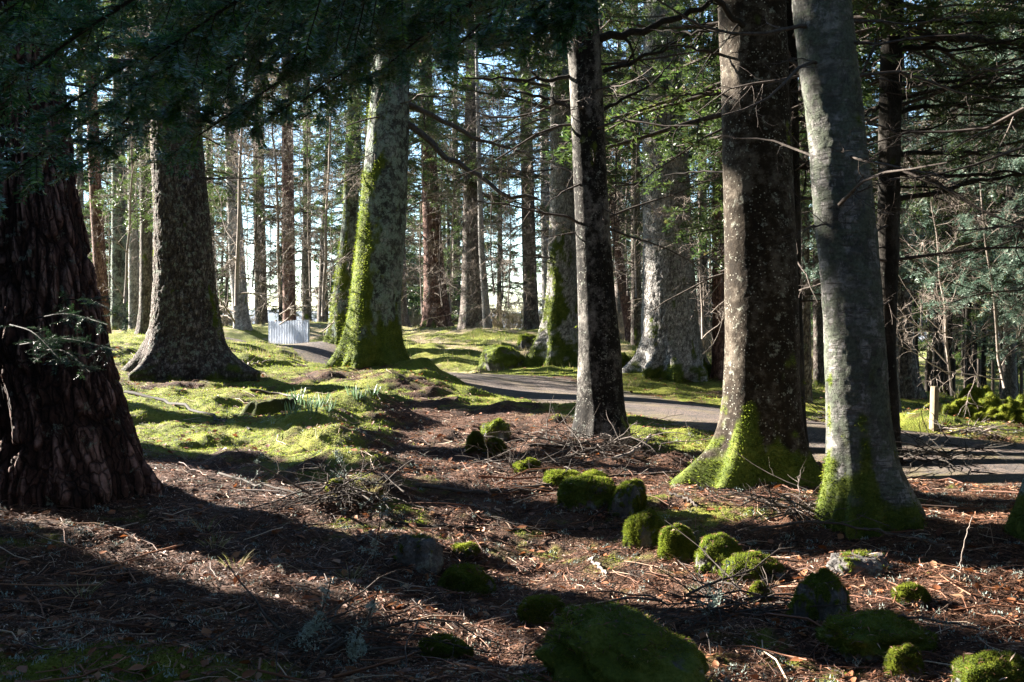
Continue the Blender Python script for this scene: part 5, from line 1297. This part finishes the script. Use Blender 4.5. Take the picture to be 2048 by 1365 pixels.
# winter scrub on the crest in the bright gaps
def bush(u, v, d, w, h, label, seed):
    g = np.random.default_rng(980 + seed)
    p = P(u, v, d); p[2] = float(Hs(np.array([p[0]]), np.array([d]))[0])
    n = 120
    a = g.uniform(0, 2 * PI, n); rr_ = w * .4 * np.sqrt(g.random(n))
    PL = np.zeros((n, 7, 3)); PL[:, 0] = np.stack([rr_ * np.cos(a), rr_ * np.sin(a), a * 0 - .1], -1)
    dv = norm(np.stack([np.cos(a) * .4, np.sin(a) * .4, 1 + 0 * a], -1)); L = h * g.uniform(.5, 1.1, n)
    for q in range(1, 7):
        dv = norm(dv + g.normal(size=(n, 3)) * .18); PL[:, q] = PL[:, q - 1] + dv * (L / 6)[:, None]
    RR = .010 * np.linspace(1, .4, 7)[None] * np.ones((n, 1))
    b, rb = children(g, PL, RR, 7, (.15, .5), (.3, 1.0), wig=.25, rr=.7, rmin=.004)
    c_, rc = children(g, b, rb, 4, (.08, .25), (.3, 1.0), wig=.25, rr=.8, rmin=.004)
    mb = MB()
    for q, (A, B) in enumerate(((PL, RR), (b, rb), (c_, rc))): tubes(mb, A, B, 3, hue=g.random(len(A)))
    o = mb.build('bush', M['bush']); o.location = p
    return tag(o, label, 'bush')
bush(1020, 660, 50, 2.6, 2.2, 'pale winter scrub in the bright gap left of the grey-brown trunk', 1)
bush(990, 655, 56, 3.2, 2.0, 'pale scrub directly right of the thin pale sapling stem', 2)
bush(1085, 660, 54, 2.0, 2.4, 'pale scrub half behind the pale scaly trunk', 3)
bush(1245, 690, 48, 2.4, 2.0, 'grey scrub between the central dark and the very thick pale trunk', 4)
bush(820, 655, 56, 3.0, 1.2, 'low scrub behind the foot of the tall reddish pine', 5)
bush(1410, 720, 42, 2.0, 1.6, 'grey scrub left of the pink sunlit trunk', 6)
bush(450, 655, 54, 3.0, 1.1, 'low scrub left of the pale leaning trunk', 7)
bush(1660, 740, 40, 2.4, 1.4, 'dim scrub behind the narrow mossy-footed trunk', 8)

# ------------------------------------------------------------------ conifers with boughs reaching into the picture
def side_tree(u, d, H, label, seed, boughs, fol, nl, nd, r=.16, barkm='brown_bark', name='pine_tree', sl=(.3, .8), sub=4, side=12):
    g = np.random.default_rng(1200 + seed)
    x = at_u(u, d); z = float(Hs(np.array([x]), np.array([d]))[0])
    root = thing(name, label, 'tree', (x, d, z))
    zs = np.linspace(-.3, H, 40); th = np.arange(20) / 20 * 2 * PI
    rad = (r * (1 - .9 * np.clip(zs, 0, None) / H) * (1 + .4 * np.exp(-np.clip(zs, 0, None) / .4)))[:, None] * (1 + .05 * np.sin(3 * th)[None])
    mb = MB(); mb.add(np.stack([rad * np.cos(th)[None], rad * np.sin(th)[None], np.repeat(zs[:, None], 20, 1)], -1), gridfaces(40, 20, True), moss=0.0, cav=.5)
    mb.build('trunk', M[barkm], root)
    w, l = MB(), MB()
    for (z0, az, L, dr) in boughs:
        k = 9; PL = np.zeros((k, 3)); PL[0] = (0, 0, z0)
        dv = np.array([math.cos(az), math.sin(az), .1])
        for q in range(1, k):
            dv = norm(dv + g.normal(size=3) * .08 + np.array([0, 0, dr / k])); PL[q] = PL[q - 1] + dv * L / (k - 1)
        RR = np.linspace(.010 + .005 * L, .004, k)
        c1, r1 = children(g, PL[None], RR[None], side * L / 2, sl, (.6, 1.1), t0=.15, wig=.12, grav=-.2, rr=.4, flat=.6)
        c2, r2 = children(g, c1, r1, sub, (sl[0] * .4, sl[1] * .5), (.5, 1.0), wig=.15, flat=.5, rr=.6)
        tubes(w, PL[None], RR[None], 6); tubes(w, c1, r1, 4); tubes(w, c2, r2, 3)
        needles(l, g, c1[:, 2:], nd, nl[0], nl[1], flat=.35); needles(l, g, c2, nd, nl[0], nl[1], flat=.35)
    w.build('limbs', M['twig'], root); l.build('crown', M[fol], root, smooth=False)
    return root
g = np.random.default_rng(77)
side_tree(2190, 16.5, 11, 'blue-green pine whose lichen-grey boughs reach in from the right edge', 1,
          [(g.uniform(1.6, 6.0), PI + g.uniform(-.7, .7), g.uniform(1.6, 3.2), g.uniform(-.9, .1)) for _ in range(46)], 'needle_blue', (.06, .008), 130)
side_tree(2020, 26, 14, 'dark conifer with hanging boughs above the stone heap', 2,
          [(g.uniform(2.2, 10), g.uniform(0, 2 * PI), g.uniform(1.4, 3.4), g.uniform(-1.0, -.2)) for _ in range(60)], 'needle_spruce', (.09, .014), 80, name='conifer_tree')
side_tree(1780, 20, 13, 'spruce behind the black slender trunk with grey-green hanging sprays', 3,
          [(g.uniform(2.0, 9), g.uniform(0, 2 * PI), g.uniform(1.2, 2.6), g.uniform(-1.0, -.1)) for _ in range(50)], 'needle_blue', (.07, .010), 100, name='spruce_tree')
side_tree(1812, 31, 9, 'yellow-green leafy tree glowing behind the black slender trunk', 4,
          [(g.uniform(3.0, 6.5), g.uniform(0, 2 * PI), g.uniform(.8, 1.6), g.uniform(-.4, .3)) for _ in range(24)], 'needle_yellow', (.09, .05), 40, name='broad_tree')
side_tree(950, 43, 9, 'feathery light green young fir between the reddish pine and the pale scaly trunk', 5,
          [(g.uniform(3.0, 7.5), g.uniform(0, 2 * PI), g.uniform(1.0, 2.6), g.uniform(-.9, -.1)) for _ in range(44)], 'needle_spruce', (.09, .018), 70, r=.09, name='fir_tree')
side_tree(1515, 16, 12, 'fir with feathery sprays just left of and behind the rusty-brown trunk', 6,
          [(g.uniform(2.4, 7.5), PI + g.uniform(-1.2, 1.2), g.uniform(.9, 2.0), g.uniform(-.9, -.1)) for _ in range(36)], 'needle_spruce', (.07, .013), 90, r=.08, name='fir_tree')
side_tree(360, 29, 6.6, 'fir with grey-green sprays behind the grey-brown conifer', 7,
          [(g.uniform(3.2, 5.8), g.uniform(0, 2 * PI), g.uniform(1.2, 2.8), g.uniform(-.9, -.1)) for _ in range(34)], 'needle_spruce', (.08, .015), 80, r=.12, name='fir_tree')
side_tree(775, 31, 14, 'fir with sunlit green sprays above and behind the mossy trunk', 8,
          [(g.uniform(5.0, 10), g.uniform(0, 2 * PI), g.uniform(1.2, 3.0), g.uniform(-.9, -.1)) for _ in range(56)], 'needle_spruce', (.08, .016), 80, r=.12, name='fir_tree')

gq = np.random.default_rng(78)
for i, (u, d, H_, lab, z0, z1, nb, L1) in enumerate([
    (1112, 31, 13, 'fir with green sprays hanging across the gap left of the pale scaly trunk', 4.5, 10, 40, 2.6),
    (1345, 31, 14, 'fir with rusty and green sprays between the central dark and the very thick pale trunk', 3.2, 11, 50, 2.6),
    (1350, 27, 14, 'fir with fine sprays behind the right side of the very thick pale trunk', 3.0, 11, 50, 2.6),
    (579, 54, 14, 'fir with pale sprays high behind the corrugated sheet', 5.5, 13, 50, 3.2),
    (395, 47, 14, 'fir with drooping sprays left of the pale leaning trunk', 4.0, 12, 50, 3.0),
    (1200, 22, 14, 'fir with thin hanging sprays high behind the central dark trunk', 5.2, 11, 46, 2.6),
    (1705, 19, 13, 'fir with green sprays behind the silvery trunk', 3.0, 10, 46, 2.4),
    (770, 27, 12, 'fir with bright green sprays over the tall reddish pine', 5.8, 10, 40, 2.4)]):
    side_tree(u, d, H_, lab, 20 + i, [(gq.uniform(z0, z1), gq.uniform(0, 2 * PI), gq.uniform(.4, 1) * L1, gq.uniform(-1.0, -.1)) for _ in range(nb)], 'needle_spruce', (.07, .0095), 120, r=.08, name='fir_tree')

gq = np.random.default_rng(79)
side_tree(2120, 13.2, 12, 'dark spruce overhanging the upper right corner behind the level dead branches', 40,
          [(gq.uniform(3.7, 8.0), PI + gq.uniform(-1.1, 1.1), gq.uniform(1.2, 2.6), gq.uniform(-.8, .1)) for _ in range(46)], 'needle_spruce', (.05, .010), 130, r=.14, name='spruce_tree', barkm='dark_bark')
